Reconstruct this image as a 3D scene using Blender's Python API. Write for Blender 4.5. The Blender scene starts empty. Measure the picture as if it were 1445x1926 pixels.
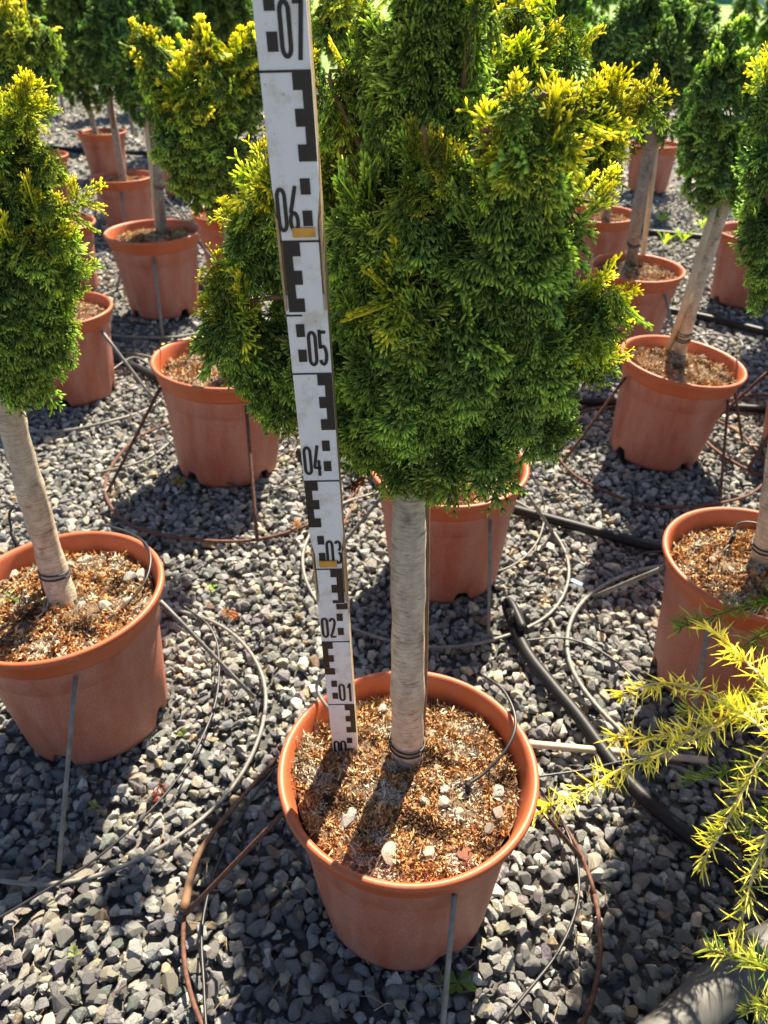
import bpy, bmesh, math, random
import numpy as np
from mathutils import Vector, Matrix, Euler

rad = math.radians
SC = bpy.context.scene
COL = SC.collection

# ------------------------------------------------------------------ camera, sky, sun, exposure
F_PX, PITCH, HC = 1450.0, rad(34.216), 0.942          # photo pixels, tilt below the horizon, eye height
cam = bpy.data.cameras.new('camera')
cam.sensor_fit = 'VERTICAL'; cam.sensor_height = 36.0
cam.lens = F_PX / 1926.0 * 36.0
cam.clip_start = 0.02; cam.clip_end = 1500
cam.dof.use_dof = True; cam.dof.focus_distance = 0.68; cam.dof.aperture_fstop = 10.5
camo = bpy.data.objects.new('camera', cam); COL.objects.link(camo)
camo.location = (0, 0, HC); camo.rotation_euler = (rad(90) - PITCH, 0, 0)
SC.camera = camo

SUN_AZ, SUN_EL = rad(20), rad(50)                      # azimuth clockwise from +Y
world = bpy.data.worlds.new('World'); SC.world = world; world.use_nodes = True
wn = world.node_tree.nodes; wl = world.node_tree.links
bg = wn['Background']; bg.inputs['Strength'].default_value = 0.05
sky = wn.new('ShaderNodeTexSky'); sky.sky_type = 'NISHITA'; sky.sun_disc = False
sky.sun_elevation = SUN_EL; sky.sun_rotation = SUN_AZ
wl.new(sky.outputs['Color'], bg.inputs['Color'])
sl = bpy.data.lights.new('sun', 'SUN'); sl.energy = 5.0; sl.angle = rad(0.53); sl.color = (1.0, 0.88, 0.68)
so = bpy.data.objects.new('sun', sl); COL.objects.link(so); so.location = (3, 6, 8)
S = Vector((math.sin(SUN_AZ) * math.cos(SUN_EL), math.cos(SUN_AZ) * math.cos(SUN_EL), math.sin(SUN_EL)))
so.rotation_euler = S.to_track_quat('Z', 'Y').to_euler()
vs = SC.view_settings
vs.view_transform = 'Standard'; vs.look = 'None'; vs.gamma = 1.0; vs.use_curve_mapping = False
vs.exposure = 1.8
SC.cycles.max_bounces = 8; SC.cycles.transparent_max_bounces = 4

# ------------------------------------------------------------------ helpers
cP, sP = math.cos(PITCH), math.sin(PITCH)
def ray(u, v):
    a, b = (u - 722.5) / F_PX, (v - 963.0) / F_PX
    return np.array([a, cP - b * sP, -sP - b * cP])
def at(u, v, z=0.0):                                    # photo pixel -> point on the level z
    d = ray(u, v); return d * ((z - HC) / d[2]) + np.array([0, 0, HC])
def pt(u, v, y):                                        # photo pixel -> point at ground distance y
    d = ray(u, v); return d * (y / d[1]) + np.array([0, 0, HC])
def depth(p): return p[1] * cP - (p[2] - HC) * sP
def nrm(v):
    v = np.asarray(v, float); return v / (np.linalg.norm(v, axis=-1, keepdims=True) + 1e-12)

def put(o, parent):
    COL.objects.link(o)
    if parent is not None: o.parent = parent
    return o
def mesh_np(name, V, F, mat, smooth=False, col=None):
    V = np.asarray(V, np.float32); F = np.asarray(F, np.int32)
    me = bpy.data.meshes.new(name)
    k = F.shape[1]
    me.vertices.add(len(V)); me.vertices.foreach_set('co', V.ravel())
    me.loops.add(F.size); me.loops.foreach_set('vertex_index', F.ravel())
    me.polygons.add(len(F))
    me.polygons.foreach_set('loop_start', np.arange(0, F.size, k, dtype=np.int32))
    me.polygons.foreach_set('loop_total', np.full(len(F), k, np.int32))
    me.polygons.foreach_set('use_smooth', np.full(len(F), bool(smooth)))
    if col is not None:
        c = np.ones((len(V), 4), np.float32); c[:, :3] = col
        at_ = me.color_attributes.new('Col', 'FLOAT_COLOR', 'POINT')
        at_.data.foreach_set('color', c.ravel())
    me.update(calc_edges=True); me.validate()
    me.materials.append(mat)
    return me
def mk(name, V, F, mat, parent=None, smooth=False, col=None, local=False):
    V = np.asarray(V, float)
    if parent is not None and not local:
        V = V - np.array(parent['org'] if 'org' in parent else parent.location)
    if isinstance(F, np.ndarray):
        me = mesh_np(name, V, F, mat, smooth, col)
    else:
        me = bpy.data.meshes.new(name); me.from_pydata([tuple(v) for v in V], [], [tuple(f) for f in F])
        for p in me.polygons: p.use_smooth = smooth
        me.materials.append(mat); me.update()
    o = bpy.data.objects.new(name, me)
    put(o, parent)
    if parent is not None: o['org'] = list(parent['org'] if 'org' in parent else parent.location)
    return o
def empty(name, loc, label, cat, group=None, rot=(0, 0, 0)):
    o = bpy.data.objects.new(name, None); COL.objects.link(o)
    o.location = [float(a) for a in loc]; o.rotation_euler = rot; o.empty_display_size = 0.05
    o['label'] = label; o['category'] = cat
    if group: o['group'] = group
    return o
def tag(o, label, cat, group=None):
    o['label'] = label; o['category'] = cat
    if group: o['group'] = group
    return o
def catmull(P, n=8):
    P = np.asarray(P, float)
    if len(P) < 3:
        return np.linspace(P[0], P[-1], n + 1)
    Q = np.vstack([2 * P[0] - P[1], P, 2 * P[-1] - P[-2]]); out = []
    for i in range(1, len(Q) - 2):
        a, b, c, d = Q[i - 1:i + 3]
        for t in np.arange(n) / n:
            out.append(.5 * ((2 * b) + (c - a) * t + (2 * a - 5 * b + 4 * c - d) * t * t + (3 * b - a - 3 * c + d) * t ** 3))
    out.append(P[-1]); return np.array(out)
def tube(P, r, sides=8, cap=True):
    P = np.asarray(P, float); n = len(P)
    r = np.full(n, r) if np.isscalar(r) else np.interp(np.linspace(0, 1, n), np.linspace(0, 1, len(r)), r)
    T = nrm(np.gradient(P, axis=0)); V = []
    up = np.array([0, 0, 1.0]) if abs(T[0][2]) < .9 else np.array([1.0, 0, 0])
    N = nrm(np.cross(T[0], up))
    for i in range(n):
        N = nrm(N - T[i] * np.dot(N, T[i])); B = np.cross(T[i], N)
        a = np.arange(sides) * 2 * math.pi / sides
        V.append(P[i] + r[i] * (np.cos(a)[:, None] * N + np.sin(a)[:, None] * B))
    V = np.vstack(V); F = []
    for i in range(n - 1):
        for k in range(sides):
            a, b = i * sides + k, i * sides + (k + 1) % sides
            F.append((a, b, b + sides, a + sides))
    if cap:
        F.append(tuple(range(sides))[::-1]); F.append(tuple((n - 1) * sides + k for k in range(sides)))
    return V, F
def join(parts):
    V, F, o = [], [], 0
    for v, f in parts:
        V.append(np.asarray(v)); F += [tuple(i + o for i in q) for q in f]; o += len(v)
    return np.vstack(V), F
def lathe(prof, seg=64):
    V, F = [], []
    n = len(prof)
    for k in range(seg):
        a = 2 * math.pi * k / seg
        for r, z in prof: V.append((r * math.cos(a), r * math.sin(a), z))
    for k in range(seg):
        k2 = (k + 1) % seg
        for i in range(n - 1):
            F.append((k * n + i, k2 * n + i, k2 * n + i + 1, k * n + i + 1))
    return np.array(V), F
def box(x0, x1, y0, y1, z0, z1):
    V = [(x, y, z) for x in (x0, x1) for y in (y0, y1) for z in (z0, z1)]
    F = [(0, 1, 3, 2), (4, 6, 7, 5), (0, 4, 5, 1), (2, 3, 7, 6), (0, 2, 6, 4), (1, 5, 7, 3)]
    return np.array(V, float), F
def rand_rot(rng, n):
    q = nrm(rng.normal(size=(n, 4))); w, x, y, z = q.T
    return np.stack([1-2*(y*y+z*z), 2*(x*y-z*w), 2*(x*z+y*w), 2*(x*y+z*w), 1-2*(x*x+z*z), 2*(y*z-x*w),
                     2*(x*z-y*w), 2*(y*z+x*w), 1-2*(x*x+y*y)], 1).reshape(n, 3, 3)

# ------------------------------------------------------------------ materials
def mat(name):
    m = bpy.data.materials.new(name); m.use_nodes = True
    nt = m.node_tree; b = nt.nodes['Principled BSDF']
    return m, nt, b
def N(nt, t, **kw):
    n = nt.nodes.new(t)
    for k, v in kw.items():
        if k in n.inputs: n.inputs[k].default_value = v
        else: setattr(n, k, v)
    return n
def noise(nt, scale, detail=4, rough=.55, vec=None):
    n = N(nt, 'ShaderNodeTexNoise'); n.inputs['Scale'].default_value = scale
    n.inputs['Detail'].default_value = detail; n.inputs['Roughness'].default_value = rough
    if vec is not None: nt.links.new(vec, n.inputs['Vector'])
    return n.outputs['Fac']
def ramp(nt, fac, stops):
    r = N(nt, 'ShaderNodeValToRGB'); e = r.color_ramp.elements
    while len(e) < len(stops): e.new(.5)
    for el, (p, c) in zip(e, stops): el.position = p; el.color = (*c, 1)
    nt.links.new(fac, r.inputs['Fac']); return r.outputs['Color']
def mix(nt, a, b, fac, mode='MIX'):
    m = N(nt, 'ShaderNodeMix'); m.data_type = 'RGBA'; m.blend_type = mode
    for s, v in ((m.inputs[6], a), (m.inputs[7], b)):
        if hasattr(v, 'links'): nt.links.new(v, s)
        else: s.default_value = (*v, 1)
    if hasattr(fac, 'links'): nt.links.new(fac, m.inputs[0])
    else: m.inputs[0].default_value = fac
    return m.outputs[2]
def bump(nt, b, h, strength, dist):
    n = N(nt, 'ShaderNodeBump'); n.inputs['Strength'].default_value = strength; n.inputs['Distance'].default_value = dist
    nt.links.new(h, n.inputs['Height']); nt.links.new(n.outputs['Normal'], b.inputs['Normal'])
def coords(nt, kind='Object', scale=None):
    c = N(nt, 'ShaderNodeTexCoord'); o = c.outputs[kind]
    if scale:
        m = N(nt, 'ShaderNodeMapping'); m.inputs['Scale'].default_value = scale
        nt.links.new(o, m.inputs['Vector']); o = m.outputs['Vector']
    return o
def vcol(nt):
    a = N(nt, 'ShaderNodeAttribute'); a.attribute_name = 'Col'; return a.outputs['Color']

def plain(name, c, rough=.6, metal=0, var=.25, scale=60, spec=.5):
    m, nt, b = mat(name)
    co = coords(nt); f = noise(nt, scale, 5, .6, co)
    d = tuple(x * (1 - var) for x in c); l = tuple(min(1, x * (1 + var)) for x in c)
    nt.links.new(ramp(nt, f, [(.3, d), (.7, l)]), b.inputs['Base Color'])
    b.inputs['Roughness'].default_value = rough; b.inputs['Metallic'].default_value = metal
    b.inputs['Specular IOR Level'].default_value = spec
    return m

def leafy(name, transl=.35, rough=.5):
    m, nt, b = mat(name); c = vcol(nt)
    nt.links.new(c, b.inputs['Base Color']); b.inputs['Roughness'].default_value = rough
    b.inputs['Specular IOR Level'].default_value = .22
    t = N(nt, 'ShaderNodeBsdfTranslucent')
    hs = N(nt, 'ShaderNodeHueSaturation'); hs.inputs['Saturation'].default_value = 1.15; hs.inputs['Value'].default_value = 2.1
    nt.links.new(c, hs.inputs['Color']); nt.links.new(hs.outputs['Color'], t.inputs['Color'])
    ms = N(nt, 'ShaderNodeMixShader'); ms.inputs['Fac'].default_value = transl
    nt.links.new(b.outputs[0], ms.inputs[1]); nt.links.new(t.outputs[0], ms.inputs[2])
    nt.links.new(ms.outputs[0], nt.nodes['Material Output'].inputs['Surface'])
    return m
M = {}
M['foliage'] = leafy('hinoki_foliage', .52, .62)
M['needle'] = leafy('cedar_needle', .45, .45)
M['weed'] = leafy('weed_leaf', .4)

def m_gravel():
    m, nt, b = mat('gravel_stone'); co = coords(nt)
    base = vcol(nt)
    f1 = noise(nt, 90, 6, .65, co); f2 = noise(nt, 420, 4, .7, co)
    v1 = ramp(nt, f1, [(.28, (.62, .63, .66)), (.5, (.95, .95, .95)), (.75, (1.28, 1.22, 1.12))])
    c = mix(nt, base, v1, 1.0, 'MULTIPLY')
    v2 = ramp(nt, f2, [(.35, (.8, .8, .8)), (.65, (1.15, 1.15, 1.15))])
    c = mix(nt, c, v2, 1.0, 'MULTIPLY')
    nt.links.new(c, b.inputs['Base Color']); b.inputs['Roughness'].default_value = .78
    b.inputs['Specular IOR Level'].default_value = .3
    add = N(nt, 'ShaderNodeMath'); add.operation = 'ADD'; nt.links.new(f1, add.inputs[0]); nt.links.new(f2, add.inputs[1])
    bump(nt, b, add.outputs[0], .8, .003)
    return m
M['gravel'] = m_gravel()
def m_ground():
    m, nt, b = mat('ground_bed'); co = coords(nt)
    f = noise(nt, 26, 8, .75, co); g = noise(nt, .35, 4, .5, co)
    c = ramp(nt, f, [(.3, (.035, .036, .038)), (.5, (.13, .13, .13)), (.68, (.30, .29, .27))])
    c = mix(nt, c, (.10, .085, .06), .25)
    nt.links.new(c, b.inputs['Base Color']); b.inputs['Roughness'].default_value = .95
    bump(nt, b, f, 1.0, .02)
    return m
M['ground'] = m_ground()
def m_terra(name, base, dust, amt):
    m, nt, b = mat(name); co = coords(nt)
    oi = N(nt, 'ShaderNodeObjectInfo')
    ad = N(nt, 'ShaderNodeVectorMath'); ad.operation = 'ADD'
    nt.links.new(co, ad.inputs[0]); nt.links.new(oi.outputs['Location'], ad.inputs[1]); co = ad.outputs[0]
    mp = N(nt, 'ShaderNodeMapping'); mp.inputs['Scale'].default_value = (1, 1, .22); nt.links.new(co, mp.inputs['Vector'])
    st = noise(nt, 26, 6, .65, mp.outputs['Vector']); sp = noise(nt, 420, 3, .7, co); bl = noise(nt, 9, 4, .6, co)
    c = mix(nt, tuple(x * .86 for x in base), tuple(min(1, x * 1.1) for x in base), bl)
    a = N(nt, 'ShaderNodeMath'); a.operation = 'MULTIPLY'; nt.links.new(st, a.inputs[0]); nt.links.new(sp, a.inputs[1])
    r = N(nt, 'ShaderNodeMapRange'); r.inputs['From Min'].default_value = .14; r.inputs['From Max'].default_value = .36
    r.inputs['To Max'].default_value = amt; nt.links.new(a.outputs[0], r.inputs['Value'])
    c = mix(nt, c, dust, r.outputs['Result'])
    nt.links.new(c, b.inputs['Base Color'])
    rr = N(nt, 'ShaderNodeMapRange'); rr.inputs['To Min'].default_value = .38; rr.inputs['To Max'].default_value = .62
    nt.links.new(st, rr.inputs['Value']); nt.links.new(rr.outputs['Result'], b.inputs['Roughness'])
    bump(nt, b, sp, .06, .001)
    return m
M['pot'] = m_terra('terracotta_plastic', (.36, .084, .040), (.46, .24, .185), .8)
M['rim'] = m_terra('terracotta_rim', (.44, .088, .026), (.46, .19, .10), .3)
def m_bark(name, stops, hs=(85, 85, 430)):
    m, nt, b = mat(name); co = coords(nt)
    mp = N(nt, 'ShaderNodeMapping'); mp.inputs['Scale'].default_value = hs; nt.links.new(co, mp.inputs['Vector'])
    f = noise(nt, 1.0, 8, .68, mp.outputs['Vector'])
    mp2 = N(nt, 'ShaderNodeMapping'); mp2.inputs['Scale'].default_value = (60, 60, 34); nt.links.new(co, mp2.inputs['Vector'])
    g = noise(nt, 1.0, 5, .6, mp2.outputs['Vector'])
    c = ramp(nt, f, stops)
    c = mix(nt, c, ramp(nt, g, [(.3, (.55, .50, .44)), (.62, (1.08, 1.05, 1.0))]), .8, 'MULTIPLY')
    mp3 = N(nt, 'ShaderNodeMapping'); mp3.inputs['Scale'].default_value = (38, 38, 330); nt.links.new(co, mp3.inputs['Vector'])
    l = ramp(nt, noise(nt, 1.0, 3, .5, mp3.outputs['Vector']), [(.62, (1, 1, 1)), (.70, (.42, .34, .27))])
    sc_ = ramp(nt, noise(nt, 34, 4, .6, co), [(.30, (.50, .43, .36)), (.40, (1, 1, 1))])
    c = mix(nt, mix(nt, c, l, .85, 'MULTIPLY'), sc_, .8, 'MULTIPLY')
    nt.links.new(c, b.inputs['Base Color']); b.inputs['Roughness'].default_value = .72
    bump(nt, b, f, .7, .0025)
    return m
M['bark'] = m_bark('smooth_bark', [(.30, (.26, .20, .145)), (.42, (.48, .41, .32)), (.58, (.60, .53, .43)), (.78, (.70, .64, .54))])
M['bark_grey'] = m_bark('grey_bark', [(.30, (.13, .11, .095)), (.45, (.27, .235, .20)), (.62, (.38, .33, .29)), (.78, (.5, .45, .40))])
M['twig'] = plain('brown_twig', (.16, .085, .045), .8, var=.4)
M['cane'] = plain('bamboo_cane', (.50, .40, .28), .55, var=.18, scale=40)
M['black'] = plain('black_plastic', (.014, .014, .016), .5, var=.35, scale=25, spec=.25)
M['tubing'] = plain('drip_tube', (.022, .022, .024), .42, var=.4)
M['greywire'] = plain('galvanised_wire', (.19, .18, .165), .6, .1, var=.3, scale=90)
M['rust'] = plain('rusty_wire', (.115, .048, .030), .8, .1, var=.5, scale=140)
M['greypipe'] = plain('weathered_pipe', (.085, .082, .076), .6, var=.4, scale=18)
def m_staff():
    m, nt, b = mat('staff_white'); co = coords(nt)
    g = ramp(nt, noise(nt, 55, 7, .7, co), [(.35, (.60, .57, .52)), (.50, (.75, .75, .765)), (.8, (.77, .77, .79))])
    sp = ramp(nt, noise(nt, 240, 3, .6, co), [(.26, (.45, .40, .33)), (.33, (1, 1, 1))])
    sep = N(nt, 'ShaderNodeSeparateXYZ'); nt.links.new(co, sep.inputs[0])
    d = N(nt, 'ShaderNodeMapRange'); d.inputs['From Min'].default_value = .0; d.inputs['From Max'].default_value = .10; d.inputs['To Min'].default_value = .45; d.inputs['To Max'].default_value = 0
    nt.links.new(sep.outputs['Z'], d.inputs['Value'])
    c = mix(nt, mix(nt, g, sp, .7, 'MULTIPLY'), (.52, .42, .32), d.outputs['Result'])
    nt.links.new(c, b.inputs['Base Color']); b.inputs['Roughness'].default_value = .45; return m
M['white'] = m_staff()
M['staffside'] = plain('staff_edge', (.42, .30, .16), .5, var=.3, scale=90)
M['print'] = plain('staff_print', (.016, .013, .012), .5, var=.4, scale=120)
M['brass'] = plain('brass_plate', (.62, .33, .06), .42, .25, var=.2, scale=120)
M['tie'] = plain('tie_wire', (.012, .012, .013), .5)
def m_soil():
    m, nt, b = mat('potting_soil'); co = coords(nt)
    f = noise(nt, 150, 8, .75, co); g = noise(nt, 22, 4, .6, co)
    c = ramp(nt, f, [(.3, (.05, .028, .016)), (.5, (.21, .12, .06)), (.7, (.44, .28, .15))])
    c2 = ramp(nt, f, [(.3, (.04, .030, .022)), (.55, (.19, .14, .095)), (.75, (.42, .34, .25))])
    nt.links.new(mix(nt, c, c2, g), b.inputs['Base Color']); b.inputs['Roughness'].default_value = .95
    bump(nt, b, f, 1.0, .006)
    return m
M['soil'] = m_soil()
def m_vc(name, rough):
    m, nt, b = mat(name); nt.links.new(vcol(nt), b.inputs['Base Color']); b.inputs['Roughness'].default_value = rough
    b.inputs['Specular IOR Level'].default_value = .2
    return m
M['crumb'] = m_vc('soil_crumb', .95)

# ------------------------------------------------------------------ ground and gravel
POTS = {  # key: (x, y, scale, tilt about X, tilt about Y, spin)
    1: (.026, .541, 1.0, 0, 0, 20), 2: (-.449, .828, 1.02, 0, rad(-1.5), 75), 3: (-.372, 1.590, 1.10, rad(-1), rad(4), 140),
    4: (.116, 1.185, 1.0, 0, 0, 10), 5: (.660, 1.655, 1.0, rad(1), rad(5.5), 200), 6: (.552, .905, 1.0, 0, rad(2), 260),
    7: (.765, 2.36, 1.0, rad(1), rad(1), 15), 8: (-.775, 2.665, 1.12, 0, 0, 44), 9: (-.865, 1.99, 1.0, 0, 0, 85),
    10: (-1.175, 3.72, 1.0, 0, rad(-1), 120), 11: (-1.667, 5.02, 1.0, 0, 0, 0), 12: (-1.10, 4.52, 1.0, 0, 0, 30),
    13: (-.585, 3.05, 1.0, 0, 0, 60), 14: (.815, 3.03, 1.0, 0, 0, 75), 15: (1.475, 4.60, 1.0, 0, 0, 0), 16: (1.31, 5.0, 1.0, 0, 0, 12),
    17: (1.30, 2.76, 1.0, 0, rad(1), 100), 18: (-1.19, 2.89, 1.0, 0, 0, 200), 19: (-1.75, 4.25, 1.0, 0, 0, 300), 20: (1.055, 1.69, 1.0, 0, 0, 330),
    21: (.66, .50, .9, 0, 0, 50),
}
POT_R, POT_H = .142, .239
rng = np.random.default_rng(7)

gz = -.013
gs = 400
ground = mk('ground', [(-gs, -30, gz), (gs, -30, gz), (gs, 600, gz), (-gs, 600, gz)], [(0, 1, 2, 3)], M['ground'])
ground['kind'] = 'structure'

def hull_stone(seed, npts):
    r = np.random.default_rng(seed)
    p = nrm(r.normal(size=(npts, 3))); 
    for _ in range(5):                                   # shave flat faces as in crushed stone
        n = nrm(r.normal(size=3)); d = r.uniform(.50, .82); s = p @ n
        p = p - np.where(s > d, s - d, 0)[:, None] * n
    p *= np.array([1, r.uniform(.62, .95), r.uniform(.45, .75)])
    bm = bmesh.new()
    for q in p: bm.verts.new(q)
    res = bmesh.ops.convex_hull(bm, input=bm.verts)
    bmesh.ops.delete(bm, geom=[v for v in bm.verts if not v.link_faces], context='VERTS')
    bmesh.ops.triangulate(bm, faces=bm.faces)
    bm.verts.index_update()
    V = np.array([v.co[:] for v in bm.verts]); F = np.array([[v.index for v in f.verts] for f in bm.faces])
    bm.free(); return V, F
def stone_cols(r, n):
    pal = np.array([[.235, .238, .245], [.30, .298, .29], [.37, .362, .345], [.175, .180, .190], [.45, .415, .345], [.52, .45, .34], [.58, .56, .51], [.36, .27, .185]])
    w = np.array([.24, .24, .18, .13, .09, .05, .05, .02])
    c = pal[r.choice(len(pal), n, p=w / w.sum())]
    return np.clip(c * np.array([.95, .94, .92]) * r.uniform(.55, 1.15, (n, 1)) + r.normal(0, .006, (n, 3)), .03, .8)
def scatter(y0, y1, sp, margin, jit=.75):
    ys = np.arange(y0, y1, sp); out = []
    for y in ys:
        hw = (y * cP + HC * sP) * .5 * 1.02 + margin
        xs = np.arange(-hw, hw, sp); out.append(np.stack([xs, np.full(len(xs), y)], 1))
    p = np.vstack(out); p += rng.uniform(-jit, jit, p.shape) * sp
    keep = np.ones(len(p), bool)
    for (x, y, s, *_r) in POTS.values(): keep &= np.hypot(p[:, 0] - x, p[:, 1] - y) > .088
    return p[keep]
def build_stones(variants, P, size, zlo, zhi):
    n = len(P); R = rand_rot(rng, n)
    # keep stones lying rather flat: blend the random turn with a spin about z
    a = rng.uniform(0, 2 * math.pi, n); Rz = np.zeros((n, 3, 3)); Rz[:, 0, 0] = np.cos(a); Rz[:, 0, 1] = -np.sin(a); Rz[:, 1, 0] = np.sin(a); Rz[:, 1, 1] = np.cos(a); Rz[:, 2, 2] = 1
    flat = rng.random(n) < .5; R[flat] = Rz[flat]
    s = rng.uniform(*size, n) * np.where(rng.random(n) < .12, 1.35, 1); z = rng.uniform(zlo, zhi, n); C = stone_cols(rng, n)
    vi = rng.integers(0, len(variants), n); Vs, Fs, Cs, o = [], [], [], 0
    for k, (v, f) in enumerate(variants):
        i = np.where(vi == k)[0]
        if not len(i): continue
        W = np.einsum('nij,vj->nvi', R[i] * s[i][:, None, None], v)
        W[:, :, :2] += P[i][:, None, :]; W[:, :, 2] += z[i][:, None]
        Vs.append(W.reshape(-1, 3)); Fs.append((f[None] + (np.arange(len(i)) * len(v))[:, None, None]).reshape(-1, 3) + o)
        Cs.append(np.repeat(C[i], len(v), 0)); o += len(i) * len(v)
    return np.vstack(Vs), np.vstack(Fs), np.vstack(Cs)
near_var = [hull_stone(100 + k, 20) for k in range(14)]
mid_var = [hull_stone(200 + k, 11) for k in range(10)]
far_var = [hull_stone(300 + k, 8) for k in range(6)]
Pn = scatter(.22, 2.1, .0130, .12)
# the nearest stones in view become pieces of their own
px_y = Pn[:, 1] * cP + (HC) * sP
v_ = -(Pn[:, 1] * sP - HC * cP); uu = 722.5 + F_PX * Pn[:, 0] / px_y; vv = 963 + F_PX * v_ / px_y
inview = (uu > 5) & (uu < 1440) & (vv < 1915) & (vv > 900)
hid = np.zeros(len(Pn), bool)
for (x, y, s, *_r) in POTS.values():
    hid |= (np.abs(Pn[:, 0] - x * Pn[:, 1] / y) < .15) & (Pn[:, 1] > y - .02) & (Pn[:, 1] < y + .32)
    hid |= np.hypot(Pn[:, 0] - x, Pn[:, 1] - y) < .125
cand = np.where(inview & ~hid)[0]; cand = cand[np.argsort(px_y[cand])][:900]
pick = rng.choice(cand, 300, replace=False); rest = np.ones(len(Pn), bool); rest[pick] = False
single_meshes = []
for k in range(28):
    v, f = hull_stone(500 + k, 30)
    single_meshes.append(mesh_np('stone', v, f, M['gravel'], False, np.repeat(stone_cols(rng, 1), len(v), 0)))
for n_, i in enumerate(pick):
    o = bpy.data.objects.new('stone', single_meshes[n_ % 28]); put(o, ground)
    s = rng.uniform(.0085, .0150); o.scale = (s, s, s)
    o.rotation_euler = (rng.normal(0, .5), rng.normal(0, .5), rng.uniform(0, 6.28))
    o.location = (Pn[i, 0], Pn[i, 1], rng.uniform(-.004, .003))
nearst = [build_stones(near_var, Pn[rest], (.0058, .0140), -.010, .0005), build_stones(mid_var, scatter(.22, 1.6, .0165, .12), (.0045, .0085), -.014, -.007)]
Pm = scatter(2.1, 4.6, .022, .25); midst = build_stones(mid_var, Pm, (.010, .0165), -.012, 0)
Pf = scatter(4.6, 10, .055, .3); farst = build_stones(far_var, Pf, (.017, .032), -.014, -.004)
off = 0; Vs, Fs, Cs = [], [], []
for v, f, c in nearst + [midst, farst]:
    Vs.append(v); Fs.append(f + off); Cs.append(c); off += len(v)
gr = mk('gravel', np.vstack(Vs), np.vstack(Fs), M['gravel'], ground, False, np.vstack(Cs)); gr['kind'] = 'stuff'

# ------------------------------------------------------------------ pots
def pot_meshes():
    seg = 72
    H, R = POT_H, POT_R
    body = [(0.0, .022), (.090, .022), (.098, .0), (.1035, .0), (.1055, .010), (.1145, .100), (.1200, .158), (.1208, .163), (.1238, .1655), (.1262, .201)]
    V, F = lathe(body, seg)
    n = len(body)
    for k in range(seg):
        if (k % 18) in (0, 1, 2):                        # drain notches in the foot ring
            for i, zz in ((2, .021), (3, .021), (4, .023)):
                V[k * n + i][2] = zz
    body_me = mk('body', V, F, M['pot'], None, True); 
    rim = [(.1262, .2005), (.1300, .2015), (.1318, .206), (.1345, .221), (.1395, .2275), (.1418, .2320), (.1420, .2358), (.1402, .2385),
           (.1372, .239), (.1345, .2375), (.1318, .233), (.1285, .220), (.1245, .205), (.1215, .190), (.1180, .150)]
    Vr, Fr = lathe(rim, 96)
    rim_me = mk('rim', Vr, Fr, M['rim'], None, True)
    for o in (body_me, rim_me): COL.objects.unlink(o)
    return body_me.data, rim_me.data
body_mesh, rim_mesh = pot_meshes()
SOILZ = .207
def soil_mesh(seed):
    r = np.random.default_rng(seed); nr, ns = 14, 56; V = [(0, 0, SOILZ + .006)]; F = []
    ph = r.uniform(0, 6, 6)
    for i in range(1, nr + 1):
        for k in range(ns):
            a = 2 * math.pi * k / ns; rr = .1225 * i / nr
            x, y = rr * math.cos(a), rr * math.sin(a)
            z = SOILZ + .004 * math.sin(42 * x + ph[0]) * math.cos(37 * y + ph[1]) + .003 * math.sin(95 * x + 60 * y + ph[2]) + .006 * (1 - (i / nr) ** 2)
            z += r.normal(0, .0016)
            V.append((x, y, z))
    for k in range(ns): F.append((0, 1 + k, 1 + (k + 1) % ns))
    for i in range(nr - 1):
        for k in range(ns):
            a, b = 1 + i * ns + k, 1 + i * ns + (k + 1) % ns
            F.append((a, a + ns, b + ns, b))
    o = mk('soil', V, F, M['soil'], None, True); COL.objects.unlink(o); return o.data
soil_meshes = [soil_mesh(k) for k in range(4)]
def tuft(r, spikes, ln):
    V, F = [], []
    for _ in range(spikes):
        d = nrm(r.normal(size=3) + np.array([0, 0, .5])); q = nrm(np.cross(d, r.normal(size=3))); w = np.cross(d, q)
        L = ln * r.uniform(.6, 1.3); t = ln * .13; k = len(V); b = r.normal(0, ln * .15, 3)
        c = b + d * L * .55 + r.normal(0, ln * .12, 3)
        V += [b + q * t, b - q * t, c + w * t, c - w * t * .6, b + d * L + q * t * .5]
        F += [(k, k + 1, k + 2), (k + 1, k + 3, k + 2), (k + 3, k + 4, k + 2), (k, k + 2, k + 3)]
    return np.array(V), np.array(F)
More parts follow.
